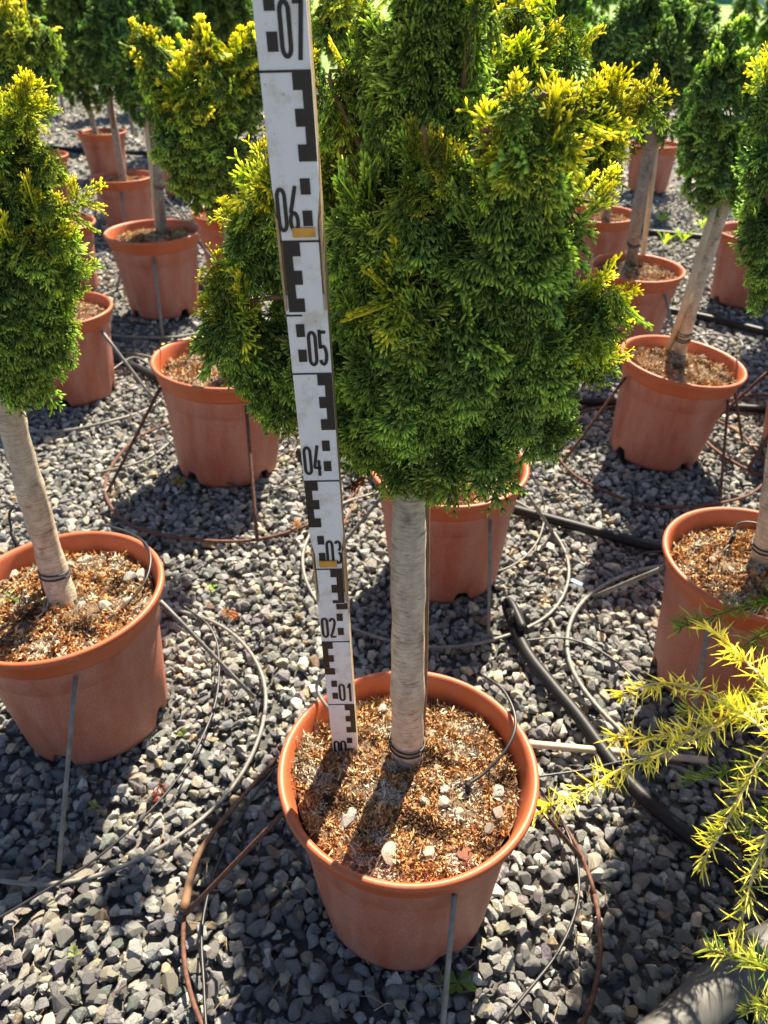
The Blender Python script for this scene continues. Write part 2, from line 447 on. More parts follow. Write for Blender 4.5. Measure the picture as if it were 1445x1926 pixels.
def crumb_mesh(seed, n, sizes=(.6, 1.4), pale=.25):
    r = np.random.default_rng(seed)
    vars_ = [tuft(r, 7, .0045) for _ in range(6)] + [tuft(r, 8, .0075) for _ in range(3)]
    gran = [hull_stone(seed * 31 + k, 8) for k in range(4)]
    vars_ += [(v * .0028, f) for v, f in gran]
    a = r.uniform(0, 2 * math.pi, n); q = .1195 * np.sqrt(r.random(n))
    P = np.stack([q * np.cos(a), q * np.sin(a)], 1)
    clump = np.sin(P[:, 0] * 55 + seed) * np.cos(P[:, 1] * 48 + seed * 2) + .5 * np.sin(P[:, 0] * 120 + P[:, 1] * 90)
    pal = np.array([[.50, .26, .10], [.62, .40, .19], [.40, .18, .07], [.15, .085, .045], [.64, .54, .41], [.44, .36, .27], [.68, .50, .27]])
    w = np.array([.28, .22, .20, .14, pale * .3, pale * .3, .06])
    ci = r.choice(7, n, p=w / w.sum()); pc = pal[ci]
    pc = np.where((clump > .55)[:, None], pal[np.where(r.random(n) < .6, 4, 5)], pc)
    pc = np.where((clump < -.75)[:, None], pal[3], pc) * r.uniform(.6, 1.2, (n, 1))
    R = rand_rot(r, n); s = r.uniform(*sizes, n)
    z = SOILZ + .0055 * (1 - (q / .1255) ** 2) + .0045 * np.clip(np.sin(P[:, 0] * 88 + 2 * seed) * np.sin(P[:, 1] * 97 + seed) + .5 * np.sin(P[:, 0] * 190 - P[:, 1] * 170), 0, 1.2) + np.where(np.abs(clump) < .5, .003, 0) * r.random(n) + r.uniform(-.0005, .003, n)
    vi = r.integers(0, len(vars_), n); Vs, Fs, Cs, o = [], [], [], 0
    for k, (v, f) in enumerate(vars_):
        i = np.where(vi == k)[0]
        W = np.einsum('nij,vj->nvi', R[i] * s[i][:, None, None], v)
        W += np.concatenate([P[i], z[i][:, None]], 1)[:, None, :]
        Vs.append(W.reshape(-1, 3)); Fs.append((f[None] + (np.arange(len(i)) * len(v))[:, None, None]).reshape(-1, 3) + o)
        Cs.append(np.repeat(pc[i], len(v), 0)); o += len(i) * len(v)
    return mesh_np('soil_crumbs', np.vstack(Vs), np.vstack(Fs), M['crumb'], False, np.vstack(Cs))
crumbs_big = crumb_mesh(3, 9000)
crumbs_small = [crumb_mesh(5, 2600, (.9, 1.9)), crumb_mesh(8, 2600, (.9, 1.9), .5)]
pebble_meshes = []
for k in range(6):
    v, f = hull_stone(700 + k, 34)
    c = np.array([[.60, .52, .42], [.46, .40, .33], [.52, .50, .47], [.66, .58, .49], [.38, .33, .28], [.40, .18, .12]])[k]
    pebble_meshes.append(mesh_np('pebble', v, f, M['gravel'], False, np.repeat(c[None], len(v), 0)))

POT_LABEL = {
    1: 'terracotta plastic pot with the white measuring staff standing in its soil',
    2: 'terracotta pot with green weed, pale pebbles and dark soil, beside grey wire hoop',
    3: 'large tilted terracotta pot with black drip tubes slung across its body inside rusty hoop',
    4: 'terracotta pot half hidden behind the tree trunk that stands beside the measuring staff',
    5: 'tilted terracotta pot with leaning tied trunk, standing over a rusty wire hoop',
    6: 'terracotta pot behind the yellow needled conifer branches',
    7: 'terracotta pot with strapped double trunk, behind the tilted pot with leaning trunk',
    8: 'wide terracotta pot full of orange crumbly soil, thin grey rod down its side',
    9: 'terracotta pot with shadow streaks, half hidden behind crown of the bushy gold tipped tree',
    10: 'small distant terracotta pot with trunk and thin cane, between paired pots',
    11: 'small distant terracotta pot at the back with a short brown trunk',
    12: 'distant terracotta pot behind the thick trunk, mostly covered by gold tipped foliage',
    13: 'terracotta pot in shade below gold tipped crown, mostly hidden by tree trunk',
    14: 'distant terracotta pot behind the pot with strapped double trunk',
    15: 'small distant terracotta pot under the broad dark green crown',
    16: 'far dark terracotta pot hidden behind leaning trunk under broad crown',
    17: 'terracotta pot behind leaning pale trunk, beside black irrigation pipe',
    18: 'terracotta pot edge showing past the bushy tree, behind the shadow streaked pot',
    19: 'far sliver of terracotta pot beyond the bushy tree',
    20: 'sliver of terracotta pot beside rusty hoop behind the yellow branches',
    21: 'terracotta pot holding the yellow needled conifer',
}
PE = {}
for k, (x, y, s, tx, ty, spin) in POTS.items():
    e = empty('plant_pot', (x, y, .003), POT_LABEL[k], 'pot', 'terracotta pots on the gravel', (tx, ty, 0)); e.scale = (s, s, s); PE[k] = e
    for nm, me in (('body', body_mesh), ('rim', rim_mesh), ('soil', soil_meshes[k % 4])):
        o = bpy.data.objects.new(nm, me); put(o, e); o.rotation_euler = (0, 0, rad(spin))
    o = bpy.data.objects.new('soil_crumbs', crumbs_big if k == 1 else crumbs_small[k % 2]); put(o, e); o['kind'] = 'stuff'
    o.rotation_euler = (0, 0, rad(spin * 1.7))
bpy.context.view_layer.update()
def pot_mat(k):
    x, y, s, tx, ty, _ = POTS[k]
    return Matrix.Translation((x, y, 0)) @ Euler((tx, ty, 0)).to_matrix().to_4x4() @ Matrix.Scale(s, 4)
def pebble(k, lx, ly, s, m, dz=.010):
    o = bpy.data.objects.new('pebble', pebble_meshes[m]); put(o, PE[k])
    o.location = (lx, ly, SOILZ + dz); o.scale = (s, s * .85, s * .8); o.rotation_euler = (rng.normal(0, .4), rng.normal(0, .4), rng.uniform(0, 6))
for u, v, s, m in [(800, 1512, .0125, 0), (833, 1512, .012, 3), (838, 1488, .009, 2), (660, 1532, .009, 2), (655, 1548, .011, 2), (731, 1604, .0135, 3), (806, 1606, .010, 3),
                   (733, 1622, .009, 0), (935, 1492, .011, 2), (938, 1530, .011, 1), (860, 1528, .009, 0), (812, 1384, .009, 0), (718, 1335, .008, 2), (715, 1585, .008, 1),
                   (870, 1500, .007, 0), (826, 1450, .008, 1), (875, 1607, .011, 5), (760, 1480, .007, 1), (920, 1560, .008, 4)]:
    p = at(u, v, SOILZ + .01); pebble(1, p[0] - POTS[1][0], p[1] - POTS[1][1], s, m)
for u, v, s, m in [(168, 1060, .013, 3), (140, 1070, .012, 1), (210, 1150, .013, 3), (255, 1095, .013, 2), (275, 1090, .012, 3), (243, 1040, .011, 4), (163, 1145, .009, 0), (200, 1090, .012, 1),
                   (20, 1060, .011, 1), (35, 1085, .010, 3), (172, 1020, .010, 2), (50, 1195, .008, 0), (250, 1140, .009, 0), (228, 1080, .008, 0)]:
    p = at(u, v, SOILZ + .01); pebble(2, (p[0] - POTS[2][0]) / 1.02, (p[1] - POTS[2][1]) / 1.02, s, m)
for u, v, s, m in [(1365, 1075, .010, 1), (1325, 1060, .011, 1), (1300, 1030, .009, 4), (1410, 1080, .010, 2)]:
    p = at(u, v, SOILZ + .01); pebble(6, p[0] - POTS[6][0], p[1] - POTS[6][1], s, m)

# ------------------------------------------------------------------ trees
def finger(V, F, T, b, d, up, L, r, t0, t1, edge, cone=False):
    k = len(V); q = nrm(np.cross(d, up)); w = np.cross(q, d)
    for j, (f, rr) in enumerate(((0, 1.1),) if cone else ((0, .7), (.80, 1.0))):
        for a in (0, 2.094, 4.189):
            V.append(b + d * L * f + rr * r * (math.cos(a) * q + math.sin(a) * w)); T.append((t0 + (t1 - t0) * f) * edge)
    V.append(b + d * L); T.append(t1 * edge)
    for a in range(3):
        c = (a + 1) % 3
        if cone: F.append((k + a, k + c, k + 3)); continue
        F.append((k + a, k + c, k + 3 + c)); F.append((k + a, k + 3 + c, k + 3 + a)); F.append((k + 3 + a, k + 3 + c, k + 6))
def spray(seed, L=.05, pairs=5, sub=2, fl=.0085, fr=.00145, cone=False):
    r = np.random.default_rng(seed); V, F, T = [], [], []
    up = np.array([0, 0, 1.0]); cv = r.uniform(-.25, .25)
    def droop(p): return p + np.array([0, cv * p[0] ** 2 / L, -6.5 * p[0] ** 2 - 6.0 * p[1] ** 2])
    for i in range(pairs):
        s = (i + .55) / pairs; b = np.array([L * s * .80, 0, 0])
        for sg in (-1, 1):
            ang = sg * (rad(50) - s * rad(24) + r.normal(0, .10)); d = np.array([math.cos(ang), math.sin(ang), r.normal(0, .12)])
            ln = L * (.44 * (1 - s * .55) + .07) * r.uniform(.8, 1.2)
            e = .6 + .4 * s
            finger(V, F, T, droop(b), nrm(droop(b + d * ln) - droop(b)), up, ln + fl * .6, fr * .95, 0, 1, e, cone)
            for j in range(sub):
                f = (j + .75) / (sub + .35); c = b + d * ln * f
                for s2 in (-1, 1):
                    a2 = ang + s2 * rad(30 + r.normal(0, 7)); d2 = np.array([math.cos(a2), math.sin(a2), r.normal(0, .2)])
                    finger(V, F, T, droop(c), nrm(d2 + np.array([0, 0, -.25])), up, fl * r.uniform(.8, 1.3), fr * r.uniform(.85, 1.15), .12, 1, e * (.75 + .25 * f), cone)
    b = np.array([0, 0, 0.0])
    finger(V, F, T, b, nrm(droop(np.array([L, 0, 0]))), up, L * 1.0, fr, 0, 1, 1, cone)
    for sg in (-1, 0, 1):
        c = np.array([L * .8, 0, 0]); a2 = sg * rad(28)
        finger(V, F, T, droop(c), nrm(np.array([math.cos(a2), math.sin(a2), -.25])), up, fl * 1.4, fr * 1.1, .2, 1, 1, cone)
    return np.array(V), np.array(F), np.array(T)
SPRAYS = {0: [spray(10 + k, .054, 5, 2, .0080, .00105) for k in range(9)],
          1: [spray(30 + k, .055, 4, 1, .0115, .0020) for k in range(5)],
          2: [spray(50 + k, .060, 4, 1, .017, .0052, True) for k in range(4)]}
def lobes_px(L, trim=0.0):
    out = []
    for l in L:
        u0, v0, u1, v1, y, r0, r1 = l[:7]; y1 = l[7] if len(l) > 7 else y
        a, b = pt(u0, v0, y), pt(u1, v1, y1)
        out.append((a, b, max(7, r0 - trim) * depth(a) / F_PX, max(5, r1 - trim) * depth(b) / F_PX))
    return out
def generic_lobes(c, w, h, seed, n=9):
    r = np.random.default_rng(seed); c = np.array(c); out = [(c + [0, 0, h * .10], c + [0, 0, h * .92], w * .36, w * .10)]
    for k in range(n):
        a = 2 * math.pi * (k / n * 1.618 * 3) + r.uniform(-.3, .3); f = r.uniform(.08, .66)
        d = np.array([math.cos(a), math.sin(a), 0]); b = c + [0, 0, h * f] + d * w * .14
        e = b + d * w * r.uniform(.16, .3) * (1.15 - f) + [0, 0, h * r.uniform(.12, .28)]
        out.append((b, e, w * r.uniform(.20, .27), w * r.uniform(.06, .12)))
    return out
def crown(parent, lobes, n, lod, gold, tint, seed, size=1.0, droop=.42):
    r = np.random.default_rng(seed)
    P0 = np.array([l[0] for l in lobes]); P1 = np.array([l[1] for l in lobes]); R0 = np.array([l[2] for l in lobes]); R1 = np.array([l[3] for l in lobes])
    Ln = np.linalg.norm(P1 - P0, axis=1); area = (R0 + R1) * (Ln + R0 + R1)
    pos, nor, sv, ax, sh, lk, rl = [], [], [], [], [], [], []
    def inside(q, k):                                     # is a point buried in some other lobe
        for j in range(len(lobes)):
            if j == k: continue
            ab = P1[j] - P0[j]; t = np.clip(((q - P0[j]) @ ab) / (ab @ ab + 1e-9), 0, 1)
            if np.linalg.norm(q - P0[j] - t * ab) < (R0[j] + (R1[j] - R0[j]) * t) * 1.05: return True
        return False
    gl = np.array([.12 if inside(P1[k] + [0, 0, R1[k] + .025], k) or inside(P1[k] + [0, 0, R1[k] + .07], k) else 1.0 for k in range(len(lobes))])   # young gold growth sits on the free shoot tips
    need = n; guard = 0
    while need > 0 and guard < 40:
        guard += 1; m = max(400, need * 3)
        k = r.choice(len(lobes), m, p=area / area.sum())
        s = np.clip(r.uniform(-.18, 1.12, m), 0, 1); A = nrm(P1 - P0)[k]
        c = P0[k] + (P1 - P0)[k] * s[:, None]; rr = R0[k] + (R1 - R0)[k] * s
        d = nrm(r.normal(size=(m, 3))); al = (d * A).sum(1)
        inner = (s > 0) & (s < 1); d = np.where(inner[:, None], d - A * (al * .85)[:, None], d)
        d = np.where(((s >= 1) & (al < 0))[:, None], -d, d); d = np.where(((s <= 0) & (al > 0))[:, None], -d, d); d = nrm(d)
        shell = np.where((r.random(m) < .26) & (rr > .026), r.uniform(.45, .72, m), r.uniform(.90, 1.08, m))
        p = c + d * (rr * shell)[:, None]
        ok = np.ones(m, bool)
        for j in range(len(lobes)):
            ab = P1[j] - P0[j]; t = np.clip(((p - P0[j]) @ ab) / (ab @ ab + 1e-9), 0, 1)
            q = P0[j] + t[:, None] * ab; ds = np.linalg.norm(p - q, axis=1)
            ok &= (k == j) | (ds > .80 * (R0[j] + (R1[j] - R0[j]) * t))
        ok &= ((d * nrm(np.array([0, 0, HC]) - p)).sum(1) > -.25) | (r.random(m) < .4)     # thinner on the side nobody tends
        i = np.where(ok)[0][:need]
        pos.append(p[i]); nor.append(d[i]); sv.append(s[i]); ax.append(A[i]); sh.append(shell[i]); lk.append(k[i]); rl.append(rr[i]); need -= len(i)
    p, nn, s, A, sh, kk, rq = map(np.concatenate, (pos, nor, sv, ax, sh, lk, rl)); n = len(p)
    w1 = np.sin(p[:, 0] * 95 + 40 * p[:, 2] + seed) * np.sin(p[:, 2] * 88 + 30 * p[:, 1]) * np.cos(p[:, 1] * 80 - 35 * p[:, 0])
    p = p + nn * (w1 * np.where(sh > .85, .016, 0))[:, None]                    # uneven clumps
    up_ = np.clip((nn * A).sum(1) * .9 + .25, 0, 1) * np.clip(s * 1.3 - .15, 0, 1)
    upz = np.clip((nn[:, 2] - .25) * 1.5, 0, 1)
    a = nrm(nn * .62 + A * (up_ * .9)[:, None] + np.array([0, 0, .75]) * upz[:, None] + np.array([0, 0, -droop * 1.45]) * (1 - np.maximum(up_, upz))[:, None] + r.normal(0, .20, (n, 3)))
    z = nn + np.array([0, 0, .35]) + r.normal(0, .25, (n, 3)); z = nrm(z - a * (z * a).sum(1)[:, None]); yv = np.cross(z, a)
    sc = size * r.uniform(.68, 1.25, n) * np.clip(rq / (.022 * size ** 1.5), .6, 1)
    R = np.stack([a, yv, z], 2) * sc[:, None, None]
    p = p - a * np.minimum(.039 * sc, rq * 1.1 + .012 * sc)[:, None]
    g = gl[kk] * np.clip(upz * 1.15 + up_ * .85 - .02 + .6 * np.clip(s * 1.6 - .6, 0, 1) * np.clip(nn[:, 2] + .55, 0, 1) + r.normal(0, .10, n), 0, 1)
    g = np.clip(g * gold * 1.3, 0, 1) * (sh > .85)
    lum = r.uniform(.78, 1.25, n) * (1 + .35 * w1)
    V_, F_, C_, o = [], [], [], 0
    out_n = len(SPRAYS[lod]); var = SPRAYS[lod] + (SPRAYS[1][:3] if lod == 0 else [])
    vi = r.integers(0, out_n, n); vi = np.where((sh < .85) & (lod == 0), out_n + r.integers(0, 3, n), vi); tint = np.array(tint)
    dark = np.array([.026, .075, .022]) * tint; mid = np.array([.57, .71, .20]) * tint; yel = np.array([.92, .78, .10]); ylo = np.array([.17, .25, .025])
    for k, (v, f, t) in enumerate(var):
        i = np.where(vi == k)[0]
        if not len(i): continue
        W = np.einsum('nij,vj->nvi', R[i], v) + p[i][:, None, :]
        tt = t[None, :, None] ** 1.75; gi = g[i][:, None, None]
        c1 = dark + (mid - dark) * tt; c2 = ylo + (yel - ylo) * tt
        C = (c1 * (1 - gi) + c2 * gi) * lum[i][:, None, None]
        V_.append(W.reshape(-1, 3)); C_.append(C.reshape(-1, 3))
        F_.append((f[None] + (np.arange(len(i)) * len(v))[:, None, None]).reshape(-1, 3) + o); o += len(i) * len(v)
    o = mk('crown', np.vstack(V_), np.vstack(F_), M['foliage'], parent, True, np.vstack(C_))
    return o
def trunk_mesh(pts, r0, r1, seed, lobes=None, sides=18):
    r = np.random.default_rng(seed); P = catmull(pts, 10)
    n = len(P); rr = np.linspace(r0, r1, n) * (1 + .03 * np.sin(np.arange(n) * 1.3 + seed)); rr[:3] *= np.array([1.16, 1.09, 1.03]); rr *= 1 + .035 * np.sin(np.arange(n) * .55 + 2.1 * seed)
    V, F = tube(P, rr, sides); V = V + r.normal(0, r0 * .018, V.shape)
    parts = []
    if lobes:
        top = P[-1]
        for (a, b, q0, q1) in lobes:
            mid_ = (top + a) / 2 + r.normal(0, .01, 3)
            parts.append(tube(catmull([top - [0, 0, .02], mid_, a, (a + b) / 2 + (b - a) * .2], 4), [r1 * .30, r1 * .16, r1 * .08], 5))
    return (V, F), join(parts)
def tree(key, label, pts, r0, r1, lobes, n, lod, gold, tint, size=1.0, bark='bark', group='small grafted conifers in pots', droop=.42, ties=()):
    pts = [np.array(p) for p in pts]
    e = empty('conifer_tree', pts[0], label, 'tree', group)
    (V, F), limbs = trunk_mesh(pts, r0, r1, key, lobes if lod < 2 else lobes[:3], 18 if lod == 0 else 12)
    tk = mk('trunk', V, F, M[bark], e, True); mk('limb', *limbs, M['twig'], tk, True)
    crown(e, lobes, n, lod, gold, tint, 900 + key, size, droop)
    P = catmull(pts, 10)
    for h in ties:                                       # tie wires wound round trunk and stake
        i = int(np.argmin(np.abs(P[:, 2] - h))); c = P[i]; rr = (r0 + (r1 - r0) * i / len(P)) * 1.04
        t = nrm(P[min(i + 1, len(P) - 1)] - P[max(i - 1, 0)]); q = nrm(np.cross(t, [0, 1, 0])); w = np.cross(t, q)
        prt = []
        for dz, tl in ((-.0035, .10), (.0035, .16)):
            A = np.linspace(0, 2 * math.pi, 33)
            ring = c + t * dz + (np.cos(A)[:, None] * q + np.sin(A)[:, None] * w) * (rr + .0008) + t * (np.cos(A) * rr * tl)[:, None]
            prt.append(tube(ring, .0012, 6, False))
        V, F = join(prt); mk('tie_wire', V, F, M['tie'], e, True)
    return e
G = (1, 1, 1)
soilp = lambda k, u, v: at(u, v, SOILZ)
# the measured tree
L1 = lobes_px([(800, 790, 800, 660, .60, 110, 150), (790, 580, 780, 400, .64, 170, 150), (660, 780, 640, 650, .67, 90, 100), (950, 760, 990, 620, .585, 95, 115),
               (920, 850, 830, 868, .565, 52, 56), (1020, 800, 1055, 800, .57, 52, 36), (970, 560, 955, 440, .565, 110, 115), (880, 700, 850, 600, .555, 70, 60), (770, 640, 760, 560, .565, 70, 70), (860, 480, 860, 420, .575, 66, 60),
               (1000, 400, 1000, 260, .55, 92, 88), (930, 235, 1000, 200, .545, 40, 42), (1000, 200, 1085, 215, .545, 42, 34), (1075, 225, 1112, 222, .545, 28, 10), (920, 262, 884, 246, .545, 20, 10),
               (1050, 385, 1145, 378, .555, 50, 14), (870, 340, 835, 310, .565, 48, 34), (830, 330, 800, 262, .565, 36, 26), (802, 270, 792, 222, .56, 22, 12),
               (800, 440, 790, 350, .58, 66, 44), (1110, 590, 1142, 552, .585, 54, 42), (1110, 690, 1138, 675, .585, 46, 26), (1060, 520, 1080, 490, .575, 46, 26), (1060, 660, 1080, 620, .58, 60, 50),
               (465, 680, 445, 590, .675, 52, 60), (425, 570, 402, 498, .67, 44, 16), (490, 650, 520, 770, .67, 58, 40), (475, 490, 450, 400, .71, 60, 34), (510, 430, 520, 340, .71, 72, 54), (440, 640, 420, 600, .67, 60, 50),
               (660, 470, 660, 260, .71, 100, 75), (660, 200, 650, 135, .69, 54, 40), (620, 150, 690, 140, .685, 34, 30), (600, 165, 575, 110, .70, 44, 14), (800, 260, 800, 60, .65, 115, 105), (820, 40, 800, -160, .65, 105, 55), (885, 70, 905, -20, .61, 56, 28),
               (705, 90, 690, 10, .68, 56, 24), (570, 570, 560, 430, .71, 75, 70), (700, 830, 690, 760, .625, 60, 70), (740, 880, 800, 890, .585, 42, 46), (600, 800, 610, 740, .68, 56, 56), (540, 700, 540, 620, .69, 60, 50),
               (1050, 290, 1100, 240, .66, 60, 50), (1080, 215, 1150, 212, .65, 54, 48), (1140, 212, 1215, 200, .65, 46, 16), (1200, 200, 1236, 192, .65, 18, 10), (1115, 290, 1150, 245, .66, 58, 42), (1060, 340, 1090, 315, .66, 46, 34),
               (980, 150, 1030, 80, .68, 60, 36), (1035, 70, 1066, 20, .68, 34, 8), (1060, 140, 1086, 100, .67, 42, 18), (980, 60, 970, 20, .69, 40, 24)], 14)
tree(1, 'tall bushy gold tipped conifer with smooth pale trunk beside the measuring staff',
     [soilp(1, 766, 1432) - [0, 0, .02], pt(767, 1300, .572), pt(768, 1100, .582), pt(770, 900, .60), pt(774, 740, .635), pt(776, 600, .65)], .0188, .0138, L1, 3050, 0, 1.0, G, .90, ties=(.246,))
# left neighbour
L2 = lobes_px([(70, 400, 150, 382, .775, 46, 20), (100, 540, 135, 500, .775, 50, 26), (30, 690, 30, 560, .80, 70, 110), (20, 540, 30, 400, .80, 115, 90), (40, 400, 45, 200, .80, 85, 20), (90, 560, 128, 505, .79, 52, 18), (95, 640, 110, 610, .79, 48, 34), (80, 330, 90, 280, .79, 42, 22),
               (100, 400, 148, 378, .78, 40, 12), (-20, 420, -40, 240, .82, 80, 30), (0, 300, -10, 215, .79, 60, 24), (40, 470, 100, 440, .77, 70, 40), (-60, 640, -90, 520, .82, 90, 60)], 14)
tree(2, 'gold tipped conifer on curved pale trunk, growing with a weed at its foot',
     [soilp(2, 128, 1152) - [0, 0, .02], pt(95, 1050, .85), pt(52, 900, .84), pt(18, 770, .835), pt(5, 640, .83)], .0195, .0150, L2, 720, 0, 1.0, G, .95, ties=(.262,))
# the one behind, over the large tilted pot
L3 = lobes_px([(400, 330, 380, 180, 1.62, 72, 80), (340, 220, 300, 120, 1.62, 62, 34), (300, 130, 262, 62, 1.60, 34, 10), (400, 180, 385, 85, 1.60, 56, 24), (450, 240, 450, 110, 1.64, 60, 34), (470, 130, 480, 60, 1.64, 34, 14),
               (350, 300, 345, 250, 1.58, 50, 46), (420, 300, 440, 270, 1.58, 60, 50), (520, 220, 540, 100, 1.66, 60, 30)])
tree(3, 'gold tipped conifer with pointed horn shaped branch, rising behind the measuring staff',
     [pt(452, 720, 1.60), pt(440, 560, 1.61), pt(432, 440, 1.62), pt(425, 330, 1.62)], .0150, .0115, L3, 560, 1, 1.0, G, .95, 'bark_grey')
# directly behind the measured tree
L4 = lobes_px([(880, 420, 890, 240, 1.20, 90, 90), (960, 130, 965, 40, 1.22, 60, 36), (800, 300, 780, 140, 1.24, 70, 60), (630, 60, 640, -10, 1.25, 34, 28), (980, 300, 1000, 240, 1.2, 56, 40), (870, 130, 880, 20, 1.2, 70, 40)])
tree(4, 'gold tipped conifer whose lobes reach out behind the tree with the measuring staff',
     [at(858, 890, SOILZ), pt(855, 700, 1.19), pt(860, 500, 1.19), pt(870, 330, 1.20)], .019, .014, L4, 680, 1, .85, G, .8, 'bark_grey')
# right side
L5 = lobes_px([(1350, 340, 1345, 220, 1.74, 52, 56), (1330, 200, 1335, 130, 1.74, 40, 22), (1385, 210, 1395, 135, 1.74, 44, 20), (1310, 260, 1300, 215, 1.74, 30, 20), (1400, 320, 1410, 250, 1.74, 50, 40), (1360, 150, 1370, 80, 1.78, 36, 20)])
tree(5, 'blue green conifer on leaning pale trunk tied with black wire in a tilted pot',
     [at(1276, 668, SOILZ) - [0, 0, .02], pt(1300, 580, 1.69), pt(1335, 470, 1.71), pt(1364, 375, 1.73), pt(1372, 320, 1.74)], .0165, .013, L5, 480, 1, .18, (.85, .95, 1.2), .85, 'bark', ties=(.285, .262))
L6 = lobes_px([(1530, 500, 1520, 330, 1.07, 120, 110), (1440, 330, 1440, 260, 1.0, 50, 36), (1460, 220, 1450, 140, 1.02, 52, 26), (1440, 440, 1436, 420, 1.0, 40, 34), (1560, 300, 1550, 100, 1.08, 110, 60), (1450, 520, 1440, 490, 1.0, 44, 34),
               (1640, 470, 1690, 380, 1.07, 80, 50), (1580, 540, 1610, 490, 1.02, 70, 50), (1480, 400, 1470, 330, 1.14, 80, 60)])
tree(6, 'gold tipped conifer above the pot beside the yellow needled branches',
     [at(1436, 1064, SOILZ) - [0, 0, .02], pt(1452, 960, .93), pt(1475, 780, .97), pt(1490, 560, 1.02), pt(1495, 450, 1.03)], .0185, .014, L6, 420, 0, .75, (1.0, 1.05, 1.25), 1.1, ties=(.255,))
L7 = lobes_px([(1230, 200, 1230, 110, 2.42, 70, 80), (1150, 150, 1135, 70, 2.42, 44, 22), (1190, 110, 1185, 30, 2.42, 46, 24), (1240, 90, 1225, -10, 2.44, 50, 18), (1300, 110, 1310, 50, 2.42, 46, 26), (1335, 150, 1345, 80, 2.42, 36, 22), (1290, 190, 1310, 160, 2.40, 50, 46), (1170, 180, 1150, 160, 2.40, 48, 40), (1270, 60, 1275, 10, 2.45, 36, 20)])
tree(7, 'broad dark green conifer on strapped grey trunk behind the tilted pot',
     [at(1188, 497, SOILZ) - [0, 0, .02], pt(1200, 400, 2.39), pt(1218, 300, 2.41), pt(1235, 200, 2.42)], .0190, .016, L7, 500, 1, 0, (.8, .85, 1.05), 1.05, 'bark_grey', ties=(.29, .66))
L8 = lobes_px([(280, 180, 270, 60, 2.72, 52, 62), (240, 140, 225, 40, 2.72, 50, 30), (200, 130, 190, 40, 2.76, 44, 30), (300, 110, 300, 20, 2.74, 44, 30), (270, 40, 260, -60, 2.74, 50, 26), (220, 40, 220, -40, 2.76, 44, 26)])
tree(8, 'dark green conifer on tall pale wired trunk in the wide orange soil pot',
     [at(306, 446, SOILZ * 1.1) - [0, 0, .02], pt(300, 360, 2.69), pt(292, 270, 2.70), pt(280, 190, 2.72)], .0165, .0135, L8, 420, 1, 0, (.72, .8, .95), 1.1, 'bark_grey', ties=(.40,))
L9 = lobes_px([(40, 170, 30, 60, 2.0, 60, 50), (10, 80, 5, 25, 2.0, 36, 16), (50, 110, 52, 72, 1.98, 26, 14), (85, 110, 92, 60, 1.98, 24, 12), (-40, 150, -50, 40, 2.0, 60, 30), (80, 150, 88, 130, 1.98, 30, 22), (0, 230, -10, 190, 2.0, 60, 60)])
tree(9, 'gold tipped conifer with two narrow upright fingers, over the shadow streaked pot',
     [at(100, 585, SOILZ), pt(85, 440, 2.0), pt(60, 320, 2.0), pt(45, 200, 2.0)], .017, .013, L9, 420, 1, .7, G, .9, 'bark_grey')
def gtree(key, label, x, y, h0, w, h, n, gold, tint, lean=(0, 0), size=1.4, lod=2, z0=SOILZ, bark='bark_grey'):
    top = np.array([x + lean[0], y + lean[1], h0])
    return tree(key, label, [(x, y, z0), ((x + top[0]) / 2 + .008, (y + top[1]) / 2, (z0 + h0) / 2), top], .0165, .013, generic_lobes(top - [0, 0, .06], w, h, key), n, lod, gold, tint, size, bark)
gtree(10, 'dark green conifer with thin cane beside its pale trunk, in a distant pot', -1.18, 3.73, .74, .36, .62, 330, .05, (.7, .8, .9), (-.03, .05))
gtree(11, 'grey green loose conifer on short brown trunk at the back', -1.70, 5.02, .52, .52, .85, 380, .15, (1.0, 1.05, 1.2), (-.06, .05))
gtree(12, 'green conifer behind the pointed gold horn branch', -1.08, 4.52, .72, .45, .7, 320, .05, (.85, 1.0, 1.0))
gtree(13, 'shaded conifer between dark green crown and measuring staff', -.57, 3.06, .75, .30, .55, 280, .2, (.9, .95, 1.0))
gtree(14, 'conifer on thin pale trunk behind the strapped grey trunk', .84, 3.05, .68, .36, .6, 280, .3, G, (.03, .03))
gtree(15, 'dim dark conifer behind the broad dark green crown', 1.48, 4.6, .66, .46, .7, 300, 0, (.75, .85, 1.0))
gtree(17, 'gold tipped conifer over the pot beside the black irrigation pipe', 1.33, 2.77, .74, .34, .6, 320, .7, G, (.08, 0))
gtree(18, 'conifer behind the two narrow upright gold fingers', -1.22, 2.92, .72, .36, .6, 300, .2, (.8, .9, 1.0))
gtree(19, 'far green conifer beyond the gold fingered tree', -1.78, 4.27, .72, .42, .7, 300, .05, (.85, 1.0, 1.1))
gtree(20, 'conifer crown standing past the blue green leaning tree', 1.09, 1.70, .74, .30, .55, 300, .5, G, (.10, .03))
